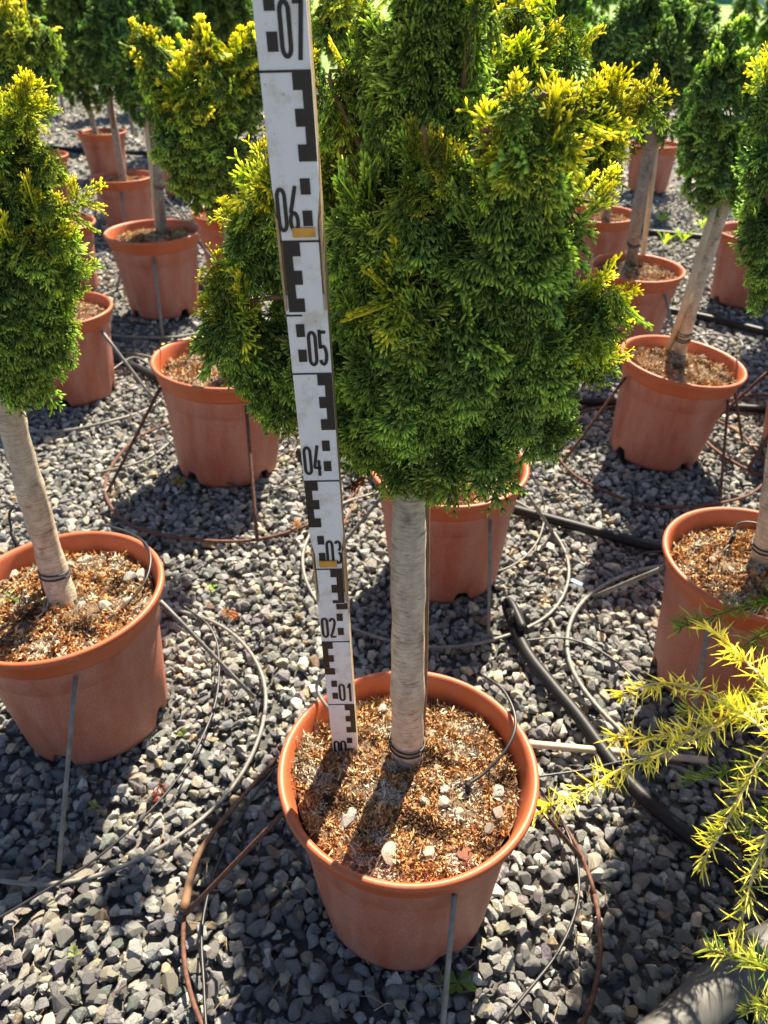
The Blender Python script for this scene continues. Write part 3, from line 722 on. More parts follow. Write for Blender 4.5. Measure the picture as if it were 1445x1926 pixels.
# stakes tied to trunks
def stake(label, pts, r, m='cane'):
    V, F = tube(catmull(pts, 6), r, 8); o = mk('support_stake', V - np.array(pts[0]), F, M[m], None, True); o.location = [float(a) for a in pts[0]]
    return tag(o, label, 'stake', 'support stakes beside trunks')
b1 = soilp(1, 787, 1392)
stake('brown cane hidden behind the pale trunk beside the measuring staff', [b1 - [0, 0, .03], b1 + [.002, .003, .10], b1 + [-.004, .012, .40]], .006, 'twig')
b2 = at(88, 1140, SOILZ)
stake('brown cane behind the curved pale trunk with the weed', [b2 - [0, 0, .03], pt(70, 1020, .87), pt(22, 800, .865)], .006, 'twig')
stake('wooden stake strapped to the broad dark green conifer', [at(1207, 496, SOILZ), pt(1222, 380, 2.40), pt(1243, 205, 2.44)], .008)
stake('brown stake beside the leaning pale trunk', [at(1256, 664, SOILZ), pt(1290, 565, 1.67), pt(1345, 385, 1.71)], .0075)
stake('thin cane beside the distant pale trunk between paired pots', [at(226, 326, SOILZ), pt(214, 230, 3.72), pt(208, 170, 3.72)], .007, 'twig')
stake('wooden stake beside the tall pale wired trunk', [at(298, 446, SOILZ * 1.1), pt(286, 330, 2.68), pt(270, 190, 2.70)], .008)

# ------------------------------------------------------------------ measuring staff
sb = np.array([-.044, .578, .204]); ax_ = nrm(np.array([-.020, -.078, 1.0])); xx = nrm(np.array([1, 0, 0]) - ax_ * ax_[0]); fr = np.cross(xx, ax_)   # fr points to the viewer (-y)
if fr[1] > 0: fr = -fr
staff = empty('measuring_staff', sb, 'white measuring staff with black numbers and scale marks standing in the soil', 'measuring staff')
def SP(x, h, o): return sb + xx * x + ax_ * h + fr * o
def extrude(poly, o0, o1):                              # outline in (x, h), from offset o0 to o1 towards the viewer
    n = len(poly); V = [SP(x, h, o0) for x, h in poly] + [SP(x, h, o1) for x, h in poly]
    F = [tuple(range(n, 2 * n)), tuple(range(n))[::-1]] + [(i, (i + 1) % n, n + (i + 1) % n, n + i) for i in range(n)]
    return np.array(V), F
def ribbon(path, w):
    P = np.array(path, float); T = np.gradient(P, axis=0); T = nrm(T); Nn = np.stack([-T[:, 1], T[:, 0]], 1)
    return P + Nn * w / 2, P - Nn * w / 2
def arc(cx, cy, rx, ry, a0, a1, n=10): return [(cx + rx * math.cos(rad(a)), cy + ry * math.sin(rad(a))) for a in np.linspace(a0, a1, n)]
GL = {'0': [arc(.25, .78, .19, .155, 0, 180) + arc(.25, .22, .19, .155, 180, 360) + [(.44, .78)]],
      '1': [[(.12, .76), (.20, .80), (.30, .93)], [(.32, .0), (.32, 1.0)]],
      '2': [arc(.25, .76, .18, .165, 170, -20) + [(.30, .42), (.08, .10)], [(.03, .065), (.48, .065)]],
      '3': [arc(.23, .75, .18, .18, 150, -80), arc(.23, .28, .20, .215, 80, -150)],
      '4': [[(.33, 1.0), (.06, .28)], [(.02, .27), (.50, .27)], [(.36, .0), (.36, .52)]],
      '5': [[(.46, .935), (.10, .935)], [(.10, 1.0), (.10, .50)], arc(.24, .32, .20, .255, 130, -150)],
      '6': [[(.42, 1.0), (.10, .44)], arc(.25, .25, .19, .19, 0, 360, 22)],
      '7': [[(.03, .935), (.47, .935)], [(.43, .98), (.22, 0)]]}
def glyphs(txt, x0, h0, hh, wscale):
    parts = []
    for j, ch in enumerate(txt):
        for st in GL[ch]:
            st = st if len(st) > 2 else [st[0], ((st[0][0] + st[1][0]) / 2, (st[0][1] + st[1][1]) / 2), st[1]]
            P = [(x0 + j * hh * .60 * wscale + x * hh * wscale, h0 + y * hh) for x, y in st]
            a, b = ribbon(P, hh * .085)
            n = len(P); Vv = [SP(x, h, 0) for x, h in a] + [SP(x, h, 0) for x, h in b]
            parts.append((np.array(Vv), [(i, n + i, n + i + 1, i + 1) for i in range(n - 1)]))
    return parts
D = .020                                                # staff depth
secs = [(-.03, .268, .0142, 0.0), (.255, .562, .0147, .0016), (.548, 1.02, .0152, .0032)]   # h0, h1, half width, face offset
sec_obj = []
for k, (h0, h1, hw, fo) in enumerate(secs):
    if k == 0: outline = [(-hw, h0), (hw, h0), (hw, h1), (-hw, h1)]
    else:
        n_ = hw * .80                                   # face narrows near the lower end where it slides over the section below
        outline = [(-n_, h0), (n_, h0), (n_, h0 + .062), (hw, h0 + .085), (hw, h1), (-hw, h1), (-hw, h0 + .085), (-n_, h0 + .062)]
    V, F = extrude(outline, -.004, fo)
    s_ = mk('staff_section', V, F, M['white'], staff); sec_obj.append(s_)
    V, F = extrude([(-hw, h0), (hw, h0), (hw, h1), (-hw, h1)], -D + k * .0006, fo - .0028 if k else -.0042)
    mk('channel_back', V, F, M['staffside'], s_)
    if k:
        for sg in (-1, 1):                              # metal lips of the joint
            V, F = extrude([(sg * hw, h0 + .003), (sg * (hw - .0016), h0 + .003), (sg * (hw - .0016), h0 + .066), (sg * hw, h0 + .070)][::sg], fo - .0026, fo + .0006)
            mk('joint_lip', V, F, M['staffside'], s_)
EPS = .00045
def lift(parts, o):
    return [(v + fr * o, f) for v, f in parts]
for d in range(0, 8):
    for part in ('low', 'high'):
        h_mid = d * .1 + (.02 if part == 'low' else .075)
        k = 2 if h_mid > .553 else (1 if h_mid > .26 else 0)
        h0, h1, hw, fo = secs[k]; o = fo + EPS; so_ = sec_obj[k]
        base = d * .1; w = 2 * hw; odd = d % 2
        narrow = k and (base + .05 < h0 + .10)
        fw = .80 if (k and base < h0 + .05 and part == 'low') or (k and part == 'high' and base + .09 < h0 + .07) else 1.0
        def rc(a, b, p, q, oo=o):
            return [(SP((-.5 + a) * w, p, oo), ), ]
        def quad(a, b, p, q):                           # fractions across the staff, heights
            a, b = (-.5 + a) * w, (-.5 + b) * w
            return np.array([SP(a, p, o), SP(b, p, o), SP(b, q, o), SP(a, q, o)]), [(0, 1, 2, 3)]
        lo, hi = .5 - .5 * fw, .5 + .5 * fw
        if part == 'low':
            if d: V, F = quad(lo, hi, base - .0007, base + .0007); mk('scale_line', V, F, M['print'], so_)
            a, b = ((.20, .41) if odd else (.60, .81)) if fw == 1 else ((.22, .42) if odd else (.62, .80))
            for p in (.010, .030):
                V, F = quad(a, b, base + p, base + p + .010); mk('scale_mark', V, F, M['print'], so_)
            ws = .0145 * fw / .0285 * w
            x0 = (-.04 * w if odd else -.44 * w * fw)
            g_ = lift(glyphs('0%d' % d, x0, base + .0055, .0300 if d < 7 else .031, .42), o)
            V, F = join(g_); mk('numeral', V, F, M['print'], so_)
        else:
            sp_, ar = (.20, .40)
            if odd: sx0, sx1, ax0, ax1 = lo, lo + .20, lo + .20, lo + .38
            else: sx0, sx1, ax0, ax1 = hi - .20, hi, hi - .38, hi - .20
            s0 = base + .05
            if k == 0 and d == 2: pass
            pr = [quad(sx0, sx1, max(s0, h0 + .001), base + .0993)]
            for p in (.05, .07, .09):
                q0 = max(base + p, h0 + .001); q1 = min(base + p + .01, base + .0993)
                if q1 > q0: pr.append(quad(ax0, ax1, q0, q1))
            V, F = join(pr); mk('scale_mark', V, F, M['print'], so_)
for d in (2, 5):                                        # the foot of the E that stays on the section below the joint
    k = 0 if d == 2 else 1
    h0, h1, hw, fo = secs[k]; o = fo + EPS; w = 2 * hw
    a, b = (0.0, .38) if d % 2 else (.62, 1.0)
    top = secs[k + 1][0] - .0005
    V = [SP((-.5 + a) * w, d * .1 + .046, o), SP((-.5 + b) * w, d * .1 + .046, o), SP((-.5 + b) * w, top, o), SP((-.5 + a) * w, top, o)]
    mk('scale_mark', V, [(0, 1, 2, 3)], M['print'], sec_obj[k])
for k, h, x0, x1, hh in ((1, .3035, -.0085, .0075, .0075), (2, .6030, -.0045, .0105, .0062)):
    V, F = extrude([(x0, h), (x1, h), (x1, h + hh), (x0, h + hh)], secs[k][3] + .0002, secs[k][3] + .0018)
    mk('brass_plate', V, F, M['brass'], sec_obj[k])

# ------------------------------------------------------------------ wire hoops that hold the pots
def hoop(label, k, c, R, rods, m, a0=0, a1=360, r=.0028, z=.010):
    e = empty('pot_hoop', (c[0], c[1], 0), label, 'wire hoop', 'wire hoops around the pots')
    A = np.radians(np.linspace(a0, a1, 90)); rr = np.random.default_rng(k)
    ph = rr.uniform(0, 6, 3)
    P = np.stack([c[0] + R * np.cos(A), c[1] + R * np.sin(A), z + .004 * np.sin(3 * A + ph[0]) + .002 * np.sin(7 * A + ph[1])], 1)
    V, F = tube(P, r, 8); mk('ring', V, F, M[m], e, True)
    for i, (top, bot) in enumerate(rods):
        V, F = tube(np.linspace(top, bot, 5), r * 1.05, 8); mk('rod', V, F, M['greywire' if k == 1 and i == 0 else m], e, True)
def rimp(k, ang, h=.196, rr=.1290):
    v = pot_mat(k) @ Vector((rr * math.cos(rad(ang)), rr * math.sin(rad(ang)), h)); return np.array(v)
def rods_for(k, c, R, angs, dz=.010, spread=0):
    return [(rimp(k, a), np.array([c[0] + R * math.cos(rad(a + spread)), c[1] + R * math.sin(rad(a + spread)), dz])) for a in angs]
hoop('rusty wire hoop with grey rod around the pot with the measuring staff', 1, (.009, .525), .253,
     [(rimp(1, -70), at(826, 2010, .01)), (rimp(1, 188), at(347, 1722, .01)), (rimp(1, 2), at(1092, 1612, .01)), (rimp(1, 95), np.array([0, .775, .01]))], 'rust')
hoop('grey wire hoop around the pot with the weed', 2, (-.449, .804), .265, [(rimp(2, -66), at(110, 1640, .01)), (rimp(2, 12), at(478, 1312, .01)), (rimp(2, 120), np.array([-.58, 1.03, .01])), (rimp(2, 200), np.array([-.70, .72, .01]))], 'greywire', r=.0030)
hoop('rusty wire hoop around the large tilted pot', 3, (-.345, 1.559), .299, [(rimp(3, 205), at(203, 925, .01)), (rimp(3, -62), at(484, 1018, .01)), (rimp(3, 60), np.array([-.2, 1.81, .01]))], 'rust', r=.0036)
hoop('grey wire hoop around the pot half hidden behind the trunk', 4, (.101, 1.22), .262, [(rimp(4, -60), at(919, 1206, .01)), (rimp(4, 10), at(1040, 1000, .01)), (rimp(4, 200), np.array([-.14, 1.13, .01]))], 'greywire', r=.0030)
hoop('rusty wire hoop around the tilted pot with leaning trunk', 5, (.664, 1.639), .25, [(rimp(5, -48), at(1355, 935, .01)), (rimp(5, 190), at(1058, 872, .01)), (rimp(5, -12), at(1396, 830, .01))], 'rust', r=.0033)
hoop('grey wire hoop around the pot behind the yellow branches', 6, (.563, .924), .252, [(rimp(6, 165), at(1118, 1122, .01)), (rimp(6, 222), at(1290, 1420, .01)), (rimp(6, 60), np.array([.68, 1.14, .01]))], 'greywire', r=.0038)
hoop('grey wire hoop around the wide orange soil pot', 8, (-.775, 2.66), .29, rods_for(8, (-.775, 2.66), .29, (-78, 20, 140)), 'greywire', r=.0045)
hoop('grey wire hoop around the pot with strapped double trunk', 7, (.765, 2.36), .26, rods_for(7, (.765, 2.36), .26, (-62, 40, 170)), 'greywire', r=.004)
hoop('rusty wire hoop around the pot showing at the yellow branch side', 20, (1.055, 1.69), .25, rods_for(20, (1.055, 1.69), .25, (170, 215, 300)), 'rust', r=.004)
hoop('grey wire hoop around the shadow streaked pot', 9, (-.865, 1.99), .26, rods_for(9, (-.865, 1.99), .26, (-20, -110, 90)), 'greywire', r=.004)
hoop('grey wire hoop around the distant pot with trunk and cane', 10, (-1.175, 3.72), .26, rods_for(10, (-1.175, 3.72), .26, (-80, 30, 150)), 'greywire', r=.0045)

# ------------------------------------------------------------------ irrigation pipes, tubes, canes
def pipe(name, label, cat, pts, r, m, group=None, sides=12, n=8, wob=0):
    P = catmull(pts, n)
    if wob: P[:, 2] += wob * np.sin(np.arange(len(P)) * .9)
    V, F = tube(P, r, sides); o = mk(name, V - np.array(P[0]), F, M[m], None, True); o.location = [float(a) for a in P[0]]
    return tag(o, label, cat, group)
e = empty('irrigation_pipe', at(960, 1150), 'thick black irrigation pipe with folded clamped end beside the pot with staff', 'pipe', 'black irrigation pipes')
PB = [at(956, 1150, .018), at(990, 1225, .018), at(1040, 1290, .018), at(1090, 1350, .016), at(1180, 1468, .014), at(1300, 1575, .014), at(1445, 1672, .014), at(1600, 1760, .014), at(1800, 1830, .014)]
V, F = tube(catmull(PB, 10), .0102, 14); mk('hose', V, F, M['black'], e, True)
V, F = tube(catmull([at(956, 1150, .018), at(951, 1138, .026), at(955, 1128, .036), at(965, 1140, .036), at(985, 1185, .034)], 6), [.0100, .0070, .0050, .0080, .0085], 12); mk('folded_end', V, F, M['black'], e, True)
V, F = tube([at(958, 1160, .026), at(968, 1158, .026), at(974, 1172, .026)], [.0155, .0165, .0150], 14); mk('clamp', V, F, M['black'], e, True)
pipe('irrigation_pipe', 'black irrigation pipe running behind the tree trunk with the staff', 'pipe', [at(560, 850, .012), at(760, 905, .012), at(945, 952, .012), at(1080, 988, .012), at(1265, 1037, .012), at(1500, 1085, .012)], .0105, 'black', 'black irrigation pipes')
pipe('irrigation_pipe', 'black irrigation pipe passing under the tilted pot with leaning trunk', 'pipe', [at(930, 735, .012), at(1060, 752, .012), at(1200, 758, .012), at(1445, 770, .012), at(1700, 790, .012)], .0105, 'black', 'black irrigation pipes')
pipe('irrigation_pipe', 'black irrigation pipe lying beyond the strapped double trunk pot', 'pipe', [at(1100, 560, .012), at(1250, 583, .012), at(1340, 600, .012), at(1500, 640, .012)], .0125, 'black', 'black irrigation pipes')
pipe('irrigation_pipe', 'distant black irrigation pipe near grass tufts', 'pipe', [at(1100, 425, .012), at(1212, 436, .012), at(1320, 446, .012), at(1500, 470, .012)], .014, 'black', 'black irrigation pipes')
pipe('irrigation_pipe', 'black irrigation pipe between the large tilted pot and shadow streaked pot', 'pipe', [at(60, 600, .012), at(170, 652, .012), at(230, 680, .012), at(285, 705, .012), at(480, 800, .012)], .0125, 'black', 'black irrigation pipes')
pipe('irrigation_pipe', 'far black irrigation pipe behind the small distant pots', 'pipe', [at(-40, 268, .012), at(160, 283, .012), at(300, 290, .012), at(500, 305, .012)], .016, 'black', 'black irrigation pipes')
pipe('drain_pipe', 'thick weathered grey pipe lying below yellow branches', 'pipe', [at(1140, 2060, .032), at(1300, 1912, .032), at(1445, 1790, .032), at(1800, 1590, .032)], .0265, 'greypipe', None, 24)
pipe('bamboo_cane', 'pale bamboo cane lying on gravel under the black pipe', 'cane', [at(985, 1398, .012), at(1090, 1408, .012), at(1200, 1418, .011), at(1330, 1430, .01)], .0056, 'cane')
TG = 'thin drip tubes'
def tubelet(label, pts, m='tubing', r=.0019): return pipe('drip_tube', label, 'drip tube', pts, r, m, TG, 6, 10)
def dripper(label, pts, stk, m='tubing', r=.0019):       # tube with a stake pushed into the soil
    e = empty('drip_tube', stk[0], label, 'drip tube', TG)
    V, F = tube(catmull(pts, 10), r, 6); mk('tube', V, F, M[m], e, True)
    V, F = tube(np.array(stk), [.0034, .0030], 8); mk('stake', V, F, M['black'], e, True)
zr = POT_H
dripper('black drip tube curving over rim to a stake near white staff',
        [at(905, 1268, zr + .004), at(948, 1300, zr + .010), at(970, 1355, zr + .012), at(955, 1405, zr + .006), at(915, 1450, SOILZ + .026), at(882, 1474, SOILZ + .022)],
        [at(880, 1474, SOILZ + .026), at(881, 1512, SOILZ - .008)])
dripper('drip tube arching over the rim of the pot with the weed', [at(190, 985, zr - .03), at(250, 1005, zr + .004), at(281, 1035, zr + .012), at(277, 1085, zr + .004), at(240, 1135, SOILZ + .025), at(170, 1187, SOILZ + .02)], [at(170, 1186, SOILZ + .022), at(171, 1200, SOILZ - .01)])
dripper('short hooked drip tube with stake behind the curved pale trunk', [at(60, 975, zr), at(35, 955, zr + .04), at(18, 965, zr + .035), at(22, 1000, SOILZ + .045)], [at(22, 1000, SOILZ + .045), at(45, 1066, SOILZ - .01)])
dripper('drip tube with stake in the pot behind the yellow branches', [at(1470, 1010, SOILZ + .05), at(1425, 985, SOILZ + .055), at(1390, 985, SOILZ + .050), at(1380, 1010, SOILZ + .036)], [at(1381, 1008, SOILZ + .04), at(1358, 1048, SOILZ - .01)])
dripper('drip tube hooked into the large tilted pot', [at(285, 660, zr * 1.1), at(320, 645, zr * 1.1 + .03), at(355, 640, zr * 1.1 + .03), at(362, 655, SOILZ * 1.1 + .02)], [at(362, 652, SOILZ * 1.1 + .025), at(363, 664, SOILZ * 1.1 - .01)])
dripper('pale drip tube looped over the tilted pot with leaning trunk', [at(1290, 634, .30), at(1340, 628, .29), at(1388, 638, .27), at(1396, 655, .26), at(1380, 668, .225)], [at(1380, 662, .235), at(1372, 684, .20)], 'greywire')
tubelet('grey drip tube loop standing behind the white staff foot', [at(640, 1350, SOILZ + .02), at(612, 1325, zr + .005), at(596, 1295, zr + .012), at(604, 1275, zr + .002), at(625, 1262, zr - .05)], 'greywire', .0022)
tubelet('long thin black tube across gravel below the pot with the weed', [at(-60, 1760, .018), at(60, 1690, .02), at(200, 1600, .022), at(330, 1470, .022), at(400, 1340, .022), at(412, 1240, .022), at(395, 1180, .03), at(345, 1140, .06)])
tubelet('thin black tube curving along the rusty hoop', [at(392, 2000, .02), at(384, 1860, .02), at(382, 1730, .021), at(420, 1600, .021), at(490, 1480, .02), at(560, 1400, .02)])
tubelet('thin black tube looping through shaded gravel at the hoop', [at(1012, 1480, .06), at(1055, 1540, .022), at(1085, 1620, .02), at(1086, 1700, .02), at(1050, 1790, .02), at(980, 1880, .02), at(900, 1980, .02)])
tubelet('thin black tube beside the bamboo cane', [at(1000, 1462, .02), at(1100, 1448, .02), at(1200, 1428, .03), at(1290, 1440, .02)])
tubelet('thin tube slung round the pot behind the trunk', [at(722, 930, .20), at(738, 990, .12), at(800, 1045, .035), at(860, 1075, .018), at(950, 1070, .018), at(1010, 1020, .018), at(1024, 950, .02), at(995, 880, .14)], 'greywire')
tubelet('upper black tube slung across the large tilted pot', [at(278, 735, .17), at(320, 768, .15), at(390, 752, .16), at(440, 728, .18), at(520, 700, .2)])
tubelet('black tube wrapping the front of the large tilted pot', [at(285, 735, .185), at(330, 760, .165), at(395, 763, .162), at(470, 758, .17)])
tubelet('black tube hanging down the large tilted pot to the gravel', [at(240, 760, .02), at(290, 800, .06), at(350, 862, .05), at(420, 905, .02), at(500, 922, .018), at(580, 905, .018)])
tubelet('thin tube looping out from the pot behind the yellow branches', [at(1300, 1035, .018), at(1215, 1040, .02), at(1196, 1060, .022), at(1215, 1098, .022), at(1265, 1120, .022), at(1330, 1128, .06)])
tubelet('thin black tube on gravel below the folded pipe end', [at(985, 1205, .02), at(1060, 1200, .02), at(1130, 1225, .02), at(1200, 1280, .02), at(1240, 1330, .02)])
tubelet('thin pale tube across the shadow streaked pot', [at(40, 735, .05), at(130, 725, .05), at(195, 705, .04), at(250, 672, .03), at(290, 690, .02)], 'greywire')
tubelet('thin dark tube in the gravel near the grey pipe loop', [at(1180, 905, .02), at(1210, 960, .02), at(1235, 1000, .02), at(1245, 1030, .02)])
tubelet('thin grey tube beside the grey hoop and the curved trunk pot', [at(180, 890, .018), at(260, 870, .018), at(310, 840, .02), at(350, 795, .02)], 'greywire', .0028)
tubelet('black tube round the distant pot with trunk and cane', [at(165, 352, .15), at(200, 358, .14), at(240, 348, .16), at(275, 335, .18)])
tubelet('thin tube across the strapped double trunk pot', [at(1175, 560, .08), at(1220, 585, .05), at(1260, 605, .02), at(1300, 615, .02)])
pipe('twig', 'thin dead grey twig lying left of the trunk behind the staff', 'twig', [at(640, 995, .02), at(660, 960, .03), at(685, 915, .03)], [.003, .0012], 'twig')
pipe('twig', 'gnarled brown root stem lying on the rusty hoop', 'twig', [at(345, 1712, .022), at(372, 1610, .022), at(430, 1530, .022), at(520, 1425, .02)], [.006, .0032, .0022], 'twig')

# ------------------------------------------------------------------ yellow needled conifer
def cedar():
    r = np.random.default_rng(77)
    root = np.array([.66, .50, SOILZ * .9 - .02])
    e = empty('yellow_conifer', (.66, .50, SOILZ * .9), 'yellow needled conifer with arching branches reaching over the gravel', 'conifer')
    stem = catmull([root, root + [.0, .01, .15], root + [.01, .0, .38], root + [.0, .0, .62]], 8)
    V, F = tube(stem, [.011, .008, .005], 10); mk('trunk', V, F, M['twig'], e, True)
    br = [  # pixels, height at tip, height at the frame edge, greenness, needle length
        ([(1008, 1530), (1090, 1490), (1180, 1440), (1290, 1395), (1400, 1345), (1520, 1310)], .19, .30, .10, .026),
        ([(1160, 1388), (1240, 1385), (1320, 1370), (1410, 1330), (1520, 1290)], .22, .30, .05, .026),
        ([(1172, 1305), (1240, 1285), (1320, 1300), (1400, 1345), (1500, 1380)], .25, .31, .15, .026),
        ([(1336, 1182), (1385, 1225), (1430, 1270), (1520, 1330)], .34, .36, .05, .026),
        ([(1282, 1180), (1340, 1160), (1400, 1140), (1520, 1120)], .30, .36, .92, .024),
        ([(1322, 1622), (1360, 1560), (1400, 1480), (1440, 1420), (1520, 1360)], .20, .31, .25, .024),
        ([(1388, 1768), (1405, 1690), (1425, 1620), (1460, 1540), (1520, 1440)], .18, .30, .30, .024),
        ([(1340, 1788), (1400, 1805), (1460, 1825), (1560, 1800)], .17, .26, .55, .022),
        ([(1300, 1470), (1370, 1450), (1450, 1440), (1520, 1420)], .15, .24, .85, .020),
        ([(1400, 1560), (1440, 1530), (1490, 1500), (1540, 1450)], .16, .24, .8, .020),
        ([(1290, 1340), (1360, 1330), (1440, 1300), (1520, 1300)], .20, .28, .6, .024),
        ([(1390, 1225), (1440, 1190), (1520, 1190)], .27, .33, .8, .022),
        ([(1405, 1900), (1450, 1890), (1520, 1880)], .10, .2, .5, .02)]
    for px, zt, ze, green, nl in br:
        n = len(px); P = [at(u, v, zt + (ze - zt) * i / (n - 1)) for i, (u, v) in enumerate(px)]
        end = stem[int(np.clip((ze + .05) / .62 * len(stem), 0, len(stem) - 1))]
        P = catmull(P + [(P[-1] + end) / 2 + [0, 0, .02], end], 8)
        b = mk('branch', *tube(P, [.0009, .0016, .0024, .004], 6), M['cane'] if green < .5 else M['twig'], e, True)
        seg = np.linalg.norm(np.diff(P, axis=0), axis=1); cum = np.r_[0, np.cumsum(seg)]
        Vn, Fn, Cn = [], [], []
        for s in np.arange(0, min(cum[-1], .36), .0088):
            c = np.array([np.interp(s, cum, P[:, j]) for j in range(3)]); c2 = np.array([np.interp(s + .004, cum, P[:, j]) for j in range(3)])
            t = nrm(c - c2)                             # towards the tip
            tip = s < .008; m = 14 if tip else int(r.integers(5, 12))
            side = nrm(np.cross(t, r.normal(size=3)))
            for q in range(m):
                dd = nrm(t * (r.uniform(.5, 1.6) if tip else r.uniform(-.15, .9)) + side * r.uniform(.3, 1.0) * (1 if r.random() < .75 else -1) + r.normal(0, .38, 3) + [0, 0, .1])
                L = nl * r.uniform(.5, 1.3) * (.8 if tip else 1); w = .00075
                a = nrm(np.cross(dd, [0.3, .5, .8])); bb = np.cross(dd, a); k = len(Vn)
                b0 = c + r.normal(0, .001, 3); md = b0 + dd * L * .6 + r.normal(0, .0008, 3)
                Vn += [b0 + a * w, b0 - a * w * .6 + bb * w, b0 - a * w * .6 - bb * w, md + a * w, md - a * w * .6 + bb * w, md - a * w * .6 - bb * w, b0 + dd * L]
                Fn += [(k, k + 1, k + 4), (k, k + 4, k + 3), (k + 1, k + 2, k + 5), (k + 1, k + 5, k + 4), (k + 2, k, k + 3), (k + 2, k + 3, k + 5), (k + 3, k + 4, k + 6), (k + 4, k + 5, k + 6), (k + 5, k + 3, k + 6)]
                g = np.clip(green + r.normal(0, .22) + s * .8, 0, 1); col = np.array([.86, .79, .27]) * (1 - g) + np.array([.17, .28, .055]) * g
                col = col * r.uniform(.8, 1.15); Cn += [col * .75] * 3 + [col] * 3 + [col * 1.12]
        nd = mk('needles', np.array(Vn), np.array(Fn), M['needle'], b, False, np.array(Cn)); nd['kind'] = 'stuff'
cedar()

# ------------------------------------------------------------------ weeds, dead sprigs, litter
def weed(name, label, p, leaves, ln, col, up=.6, seed=0, width=.35, group='small weeds'):
    r = np.random.default_rng(seed); e = empty(name, p, label, 'weed', group); p = np.array(p)
    for k in range(leaves):
        a = 2 * math.pi * k / leaves + r.uniform(-.5, .5); d = nrm(np.array([math.cos(a), math.sin(a), up * r.uniform(.6, 1.6)])); L = ln * r.uniform(.6, 1.15)
        q = nrm(np.cross(d, [0, 0, 1])); V, F = [], []
        for i, (f, w) in enumerate(((0, .08), (.3, .35), (.6, 1.0), (.82, .7), (1.0, .03))):
            c = p + d * L * f + np.array([0, 0, -.35 * L * f * f]); ww = w * L * width * .5
            V += [c - q * ww + [0, 0, ww * .35], c, c + q * ww + [0, 0, ww * .35]]
            if i: 
                b = 3 * (i - 1); F += [(b, b + 1, b + 4, b + 3), (b + 1, b + 2, b + 5, b + 4)]
        F = np.array(F); c = np.array(col) * r.uniform(.75, 1.25)
        mk('leaf', np.array(V), F, M['weed'], e, True, np.repeat(c[None], len(V), 0))
weed('weed', 'leafy green weed in the dark soil of the pot', at(33, 1128, SOILZ + .004), 8, .032, (.20, .34, .06), .9, 1, .45)
weed('weed', 'second small weed at the back rim of the weedy pot', at(12, 1062, SOILZ + .004), 6, .022, (.22, .33, .08), .9, 2, .4)
weed('weed', 'small green weed in gravel under the pot with the staff', at(862, 1848, .006), 6, .024, (.11, .20, .04), .5, 3, .42)
weed('weed', 'tiny moss like weed beside the weedy pot on gravel', at(345, 1385, .006), 12, .016, (.26, .32, .09), 1.4, 4, .3)
weed('weed', 'tiny yellowish weed in gravel near the grey rod', at(178, 1518, .006), 12, .014, (.30, .33, .12), 1.4, 5, .3)
weed('weed', 'tiny weed in sunlit gravel near the long black tube', at(140, 1795, .006), 10, .014, (.24, .28, .09), 1.3, 6, .3)
weed('weed', 'small bright weed in gravel behind the weedy pot', at(400, 1106, .006), 6, .016, (.26, .42, .08), .7, 7, .42)
weed('weed', 'yellow seedling leaf at the soil edge of the staff pot', at(868, 1308, SOILZ + .006), 2, .020, (.62, .48, .07), 2.6, 8, .45)
weed('weed', 'pale green seedling in the large tilted pot', at(320, 660, SOILZ * 1.1 + .004), 5, .030, (.55, .45, .10), 1.2, 9, .5)
weed('weed', 'small weed under the large tilted pot', at(338, 912, .006), 6, .028, (.28, .22, .06), .9, 10, .35)
for k, (u, v, n) in enumerate([(1245, 418, 14), (1285, 455, 12), (1320, 430, 10), (1250, 460, 10)]):
    weed('grass_tuft', ['bright grass tuft beyond the strapped trunk', 'grass tuft beside distant black pipe', 'grass tuft near leaning tree crown', 'low green tuft before distant pipe'][k], at(u, v, .004), n, .10, (.30, .42, .06), 1.5, 20 + k, .12, 'grass tufts')
def sprig(label, p, col, s, seed):
    r = np.random.default_rng(seed); v, f, t = SPRAYS[1][seed % 5]
    Rm = np.array(Euler((r.normal(0, .3), r.normal(0, .3), r.uniform(0, 6))).to_matrix()); V = (v * s) @ Rm.T + np.array(p)
    o = mk('dead_sprig', V - np.array(p), f, M['weed'], None, True, np.array(col)[None] * (.6 + .6 * t[:, None])); o.location = [float(a) for a in p]
    tag(o, label, 'sprig', 'dead foliage sprigs')
sprig('orange dead sprig on gravel near grey hoop of weedy pot', at(415, 1158, .018), (.40, .15, .05), .8, 1)
sprig('small red dead sprig between the long tube and hoop', at(300, 1470, .016), (.36, .09, .04), .5, 2)
sprig('rusty brown dead sprig under the staff pot tree crown', pt(662, 912, .56), (.30, .09, .04), .5, 3)
sprig('brown dead sprig under the yellow branches', at(1335, 1545, .016), (.15, .07, .035), .9, 4)
sprig('pale brown dead sprig beside the folded pipe', at(1040, 1130, .016), (.34, .22, .12), .45, 5)
sprig('pale brown dead sprig next to the blue scrap', at(1055, 1098, .016), (.36, .24, .13), .4, 6)
sprig('tiny orange dead sprig in the pot behind yellow branches', at(1378, 1070, SOILZ + .012), (.38, .12, .07), .4, 7)
sprig('tan dead sprig lying left of the staff', at(560, 1000, .018), (.42, .24, .10), .6, 8)
sprig('orange dead sprig on the soil by the pale trunk', at(752, 1432, SOILZ + .014), (.34, .12, .05), .4, 9)
m_b = plain('blue_plastic', (.02, .16, .42), .5)
V, F = box(-.011, .011, -.004, .004, 0, .002); o = mk('plastic_scrap', V, F, m_b); o.location = at(1085, 1096, .016); o.rotation_euler = (.2, .1, -.6); tag(o, 'small blue plastic scrap on the gravel', 'scrap')

